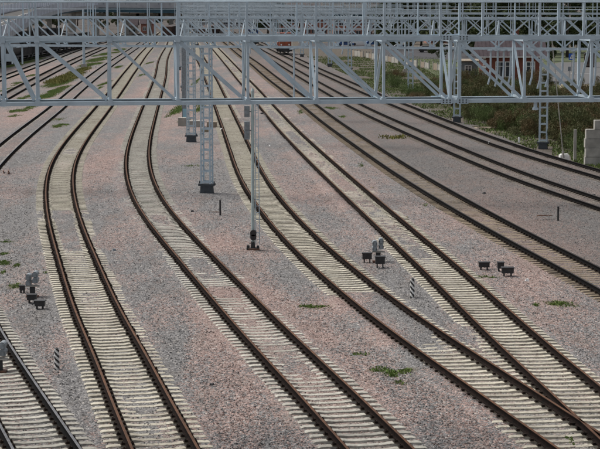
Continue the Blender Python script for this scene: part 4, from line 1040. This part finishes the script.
for i in range(7): put_wagon(2, -27.0, 500 + i * 13.3, 'brown open wagon on a middle line in the far yard', 'brown wagons on the far middle line')
def loco(key, z, m, label, L=15, cabm=None):
    t = TR[key]; e = empty('locomotive', (float(t.cx(z)), z, .14), -math.atan(float(t.sl(z))), label=label, cat='locomotive')
    b = MB(); b.box((0, 0, 2.4), (2.2, L - 2, 1.7)); b.box((0, 0, 3.3), (1.6, L - 3, .2)); b.build('engine_hood', m, e)
    b = MB(); b.box((0, -L * .2, 2.9), (2.9, 3.0, 2.6)); b.box((0, -L * .2, 4.28), (3.1, 3.3, .16)); cb = b.build('cab', cabm or m, e)
    for s in (-1, 1): b = MB(); b.box((s * .75, -L * .2 - 1.52, 3.5), (.8, .04, .7)); b.build('window', M['glass'], cb)
    b = MB(); b.box((0, 0, 1.3), (3.0, L, .35)); b.box((0, -L / 2, 1.0), (2.9, .2, .7)); b.build('frame', M['black'], e)
    b = MB()
    for s in (-1, 1):
        b.tube([(s * 1.45, -L / 2 + .2, 1.4), (s * 1.45, -L / 2 + .2, 2.5)], .03, 5); b.tube([(s * 1.45, -L / 2 + .2, 2.5), (s * 1.45, L / 2 - .2, 2.5)], .03, 5)
    b.build('railing', M['white'], e)
    for s in (-1, 1): b = MB(); b.tube([(s * .8, -L / 2 - .08, 2.0), (s * .8, -L / 2 - .16, 2.0)], .16, 10); b.build('headlight', M['white'], e)
    for s in (-1, 1): b = MB(); b.tube([(s * .9, -L / 2, 1.1), (s * .9, -L / 2 - .45, 1.1)], .22, 10); b.build('buffer', M['black'], e)
    for yy in (-L * .28, L * .28):
        b = MB(); b.box((0, yy, .7), (2.2, 3.4, .4))
        for w_ in (-1.2, 0, 1.2):
            for s in (-1, 1): b.tube([(s * .74, yy + w_, .72), (s * .86, yy + w_, .72)], .5, 14)
        b.build('bogie', M['black'], e)
    return e
loco('G', Y(55.5) + 9, M['orange'], 'orange and black shunting locomotive on the outermost track in the distance')
loco('F', Y(47) + 9, M['blue'], 'blue locomotive left of the orange one', 15)

# ------------------------------------------------------------------ buildings
def block_building(x0, x1, Yd, h, floors, ncol, m, label, roofm=None, wm=None, ww=1.4, dep=12, name='apartment_building'):
    a = (x0 - 300) / F * Yd; b_ = (x1 - 300) / F * Yd; W = b_ - a; e = empty(name, (a, Yd, 0), label=label, cat='building', group=None)
    b = MB(); b.box((W / 2, dep / 2, h / 2), (W, dep, h)); 
    for fl in range(1, floors): b.box((W / 2, -.03, fl * h / floors), (W, .08, .14))
    b.build('wall', m, e)
    b = MB(); b.box((W / 2, dep / 2, h + .2), (W + .8, dep + .8, .4)); b.build('roof', roofm or M['grey_paint'], e)
    pr = None
    for fl in range(floors):
        for k in range(ncol):
            loc = (W * (k + .5) / ncol, -.02, (fl + .55) * h / floors)
            if pr is None: pr = o = MB().box((0, 0, 0), (ww, .1, 1.5)).build('window', M['glass'], e, loc); fr = MB().box((0, -.06, .78), (ww + .2, .08, .1)).box((0, -.06, -.78), (ww + .2, .1, .1)).box((0, -.06, 0), (.08, .04, 1.5)).build('frame', wm or M['white'], o)
            else:
                o = pr.copy(); col.objects.link(o); o.parent = e; o.location = loc; f2 = fr.copy(); col.objects.link(f2); f2.parent = o
    return e
block_building(196, 262, 760, 20, 6, 12, M['plaster3'], 'long grey apartment block behind the middle gantries')
block_building(262, 322, 700, 19, 6, 11, M['plaster2'], 'pinkish apartment block right of the grey one')
block_building(322, 388, 660, 18, 6, 12, M['plaster'], 'beige apartment block with many windows left of the wood')
block_building(386, 440, 720, 16, 5, 9, M['plaster2'], 'pale block partly hidden by trees')
block_building(279, 327, 560, 6.5, 2, 9, M['brick2'], 'low red brick building in front of the pinkish block', ww=1.2, name='brick_building')
block_building(333, 372, 520, 6.0, 2, 7, M['brick2'], 'low red brick building in front of the beige block', ww=1.2, name='brick_building')
block_building(378, 420, 500, 6.5, 2, 6, M['plaster3'], 'low grey building at the left end of the parking lot', ww=1.2, name='low_building')
block_building(426, 446, 470, 5.5, 1, 3, M['brick2'], 'small red building between trees beyond the parking lot', ww=1.2, name='low_building')
block_building(198, 213, 560, 4.2, 1, 3, M['plaster3'], 'small pale yard cabin below the middle gantries', ww=1.0, dep=5, name='yard_cabin')
block_building(-60, 40, 980, 13, 3, 12, M['teal'], 'long dark teal hall behind the overpass at far left', name='hall')
block_building(30, 110, 1050, 17, 4, 14, M['plaster3'], 'pale grey building behind the overpass', name='office_building')
block_building(110, 200, 1000, 16, 4, 14, M['plaster'], 'beige building behind the overpass, right of the pale grey one', name='office_building')
def hut(px, pyy, W, h, wm, rm, label):
    c = gp(px, pyy); e = empty('small_house', c, label=label, cat='house'); b = MB(); b.box((W / 2, 3, h / 2), (W, 6, h)); b.build('wall', wm, e)
    b = MB(); b.add([(-.4, -.4, h), (W + .4, -.4, h), (W + .4, 6.4, h), (-.4, 6.4, h), (-.4, 3, h + 2.2), (W + .4, 3, h + 2.2)], [(0, 1, 5, 4), (2, 3, 4, 5), (0, 4, 3), (1, 2, 5), (0, 3, 2, 1)]); b.build('roof', rm, e)
    for k in range(2): window(e, W * (.3 + .4 * k), -.03, h * .5, .9, 1.1)
hut(141, 33.5, 4.0, 3.2, M['brick2'], M['roof_brown'], 'tiny red brick hut with dark roof beyond the left yard')
hut(128, 35, 2.8, 3.0, M['plaster'], M['roof_brown'], 'tiny beige hut left of the red brick hut')
hut(176, 36, 3.2, 2.6, M['blue'], M['grey_paint'], 'tiny blue hut right of the red brick hut')

# ------------------------------------------------------------------ overpass and ramp
def deck(e, pts, w, th=.9, gird=1.4, bar=2.0, barrier_m=None, skip_g=False):
    """pts: centre line with heights"""
    P = [Vector(p) for p in pts]; n = len(P); side = []
    for i in range(n):
        d = (P[min(i + 1, n - 1)] - P[max(i - 1, 0)]); d.z = 0; d.normalize(); side.append(Vector((d.y, -d.x, 0)))
    def ribbon(nm, o0, o1, z0, z1, m):
        b = MB(); v = []
        for i in range(n): v += [P[i] + side[i] * o0 + UP * z0, P[i] + side[i] * o1 + UP * z0, P[i] + side[i] * o1 + UP * z1, P[i] + side[i] * o0 + UP * z1]
        f = [(i * 4 + k, i * 4 + (k + 1) % 4, i * 4 + 4 + (k + 1) % 4, i * 4 + 4 + k) for i in range(n - 1) for k in range(4)] + [(3, 2, 1, 0), tuple(range(4 * n - 4, 4 * n))]
        b.add(v, f); return b.build(nm, m, e)
    ribbon('deck', -w / 2, w / 2, -.35, 0, M['ramp_road'])
    ribbon('edge_beam', -w / 2 - .3, -w / 2 - .003, -.75, .22, M['plaster3']); ribbon('edge_beam', w / 2 + .003, w / 2 + .3, -.75, .22, M['plaster3'])
    if not skip_g: ribbon('girder', -w / 2 + .5, w / 2 - .5, -.35 - gird, -.353, M['teal'])
    if bar:
        for s in (-1, 1):
            rb = ribbon('noise_barrier', s * (w / 2 + .13), s * (w / 2 + .19), .22, .22 + bar, barrier_m or M['barrier']); me = rb.data
            b = MB(); b.add([tuple(v.co) for v in me.vertices], [tuple(p.vertices) for p in me.polygons]); bpy.data.objects.remove(rb)
            for i in range(n - 1):
                L = (P[i + 1] - P[i]).length; m_ = max(1, int(L / 3))
                for k in range(m_):
                    q = P[i].lerp(P[i + 1], k / m_) + side[i].lerp(side[i + 1], k / m_) * s * (w / 2 + .16); b.box(q + UP * (.24 + bar / 2), (.16, .16, bar + .1), mi=1)
            b.build('noise_barrier', [barrier_m or M['barrier'], M['grey_paint']], e)
    # lane line
    ribbon('lane_line', -.07, .07, .004, .01, M['white'])
def pier(e, x, y, top, w=1.4, cap=8):
    b = MB(); b.box((x, y, top / 2), (w, w, top)); b.box((x, y, top - .4), (cap, w * 1.05, .8)); b.build('pier', M['conc'], e)
e = empty('road_overpass', (0, 0, 0), label='long road overpass with pale railing and dark teal girder across the far yard', cat='bridge')
main = [(-150, 640, 9.3), (-105, 607, 9.5)] + [(((x - 300) / F * yd), yd, z) for x, yd, z in ((20, 590, 9.6), (60, 582, 9.7), (100, 578, 9.6), (150, 576, 9.4), (200, 578, 9.2), (235, 584, 8.9))] + [(-10, 592, 8.4), (10, 600, 7.6), (40, 612, 6.0)]
main = [p for i, p in enumerate(main) if i != 2] 
deck(e, main, 12, bar=1.0, gird=1.9, barrier_m=M['plaster3'])
for px in (72, 98, 128, 150, 172, 196, 222): pier(e, (px - 300) / F * 577, 577, 7.0)
e = empty('road_ramp', (0, 0, 0), label='curved road ramp with pale see-through noise barriers descending at the upper left', cat='bridge')
ramp_ = []
cps = [(92, 566, 9.4), (70, 520, 9.0), (50, 470, 8.4), (34, 420, 7.6), (18, 370, 6.6), (2, 330, 5.6), (-22, 290, 4.4), (-55, 255, 3.2), (-100, 225, 2.0)]
CP = [Vector(((x - 300) / F * yd, yd, z)) for x, yd, z in cps]
CP = [Vector((p.x - 3, p.y, p.z)) for p in CP]
for i in range(len(CP) - 1):
    p0, p1, p2, p3 = CP[max(i - 1, 0)], CP[i], CP[i + 1], CP[min(i + 2, len(CP) - 1)]
    for k in range(5):
        t = k / 5; ramp_.append(.5 * ((2 * p1) + (p2 - p0) * t + (2 * p0 - 5 * p1 + 4 * p2 - p3) * t * t + (3 * p1 - p0 - 3 * p2 + p3) * t ** 3))
ramp_.append(CP[-1])
deck(e, ramp_, 10.5, bar=1.7, gird=.9)
for i in range(2, len(ramp_) - 8, 5): pier(e, ramp_[i].x, ramp_[i].y, ramp_[i].z - 1.3, 1.2, 6)
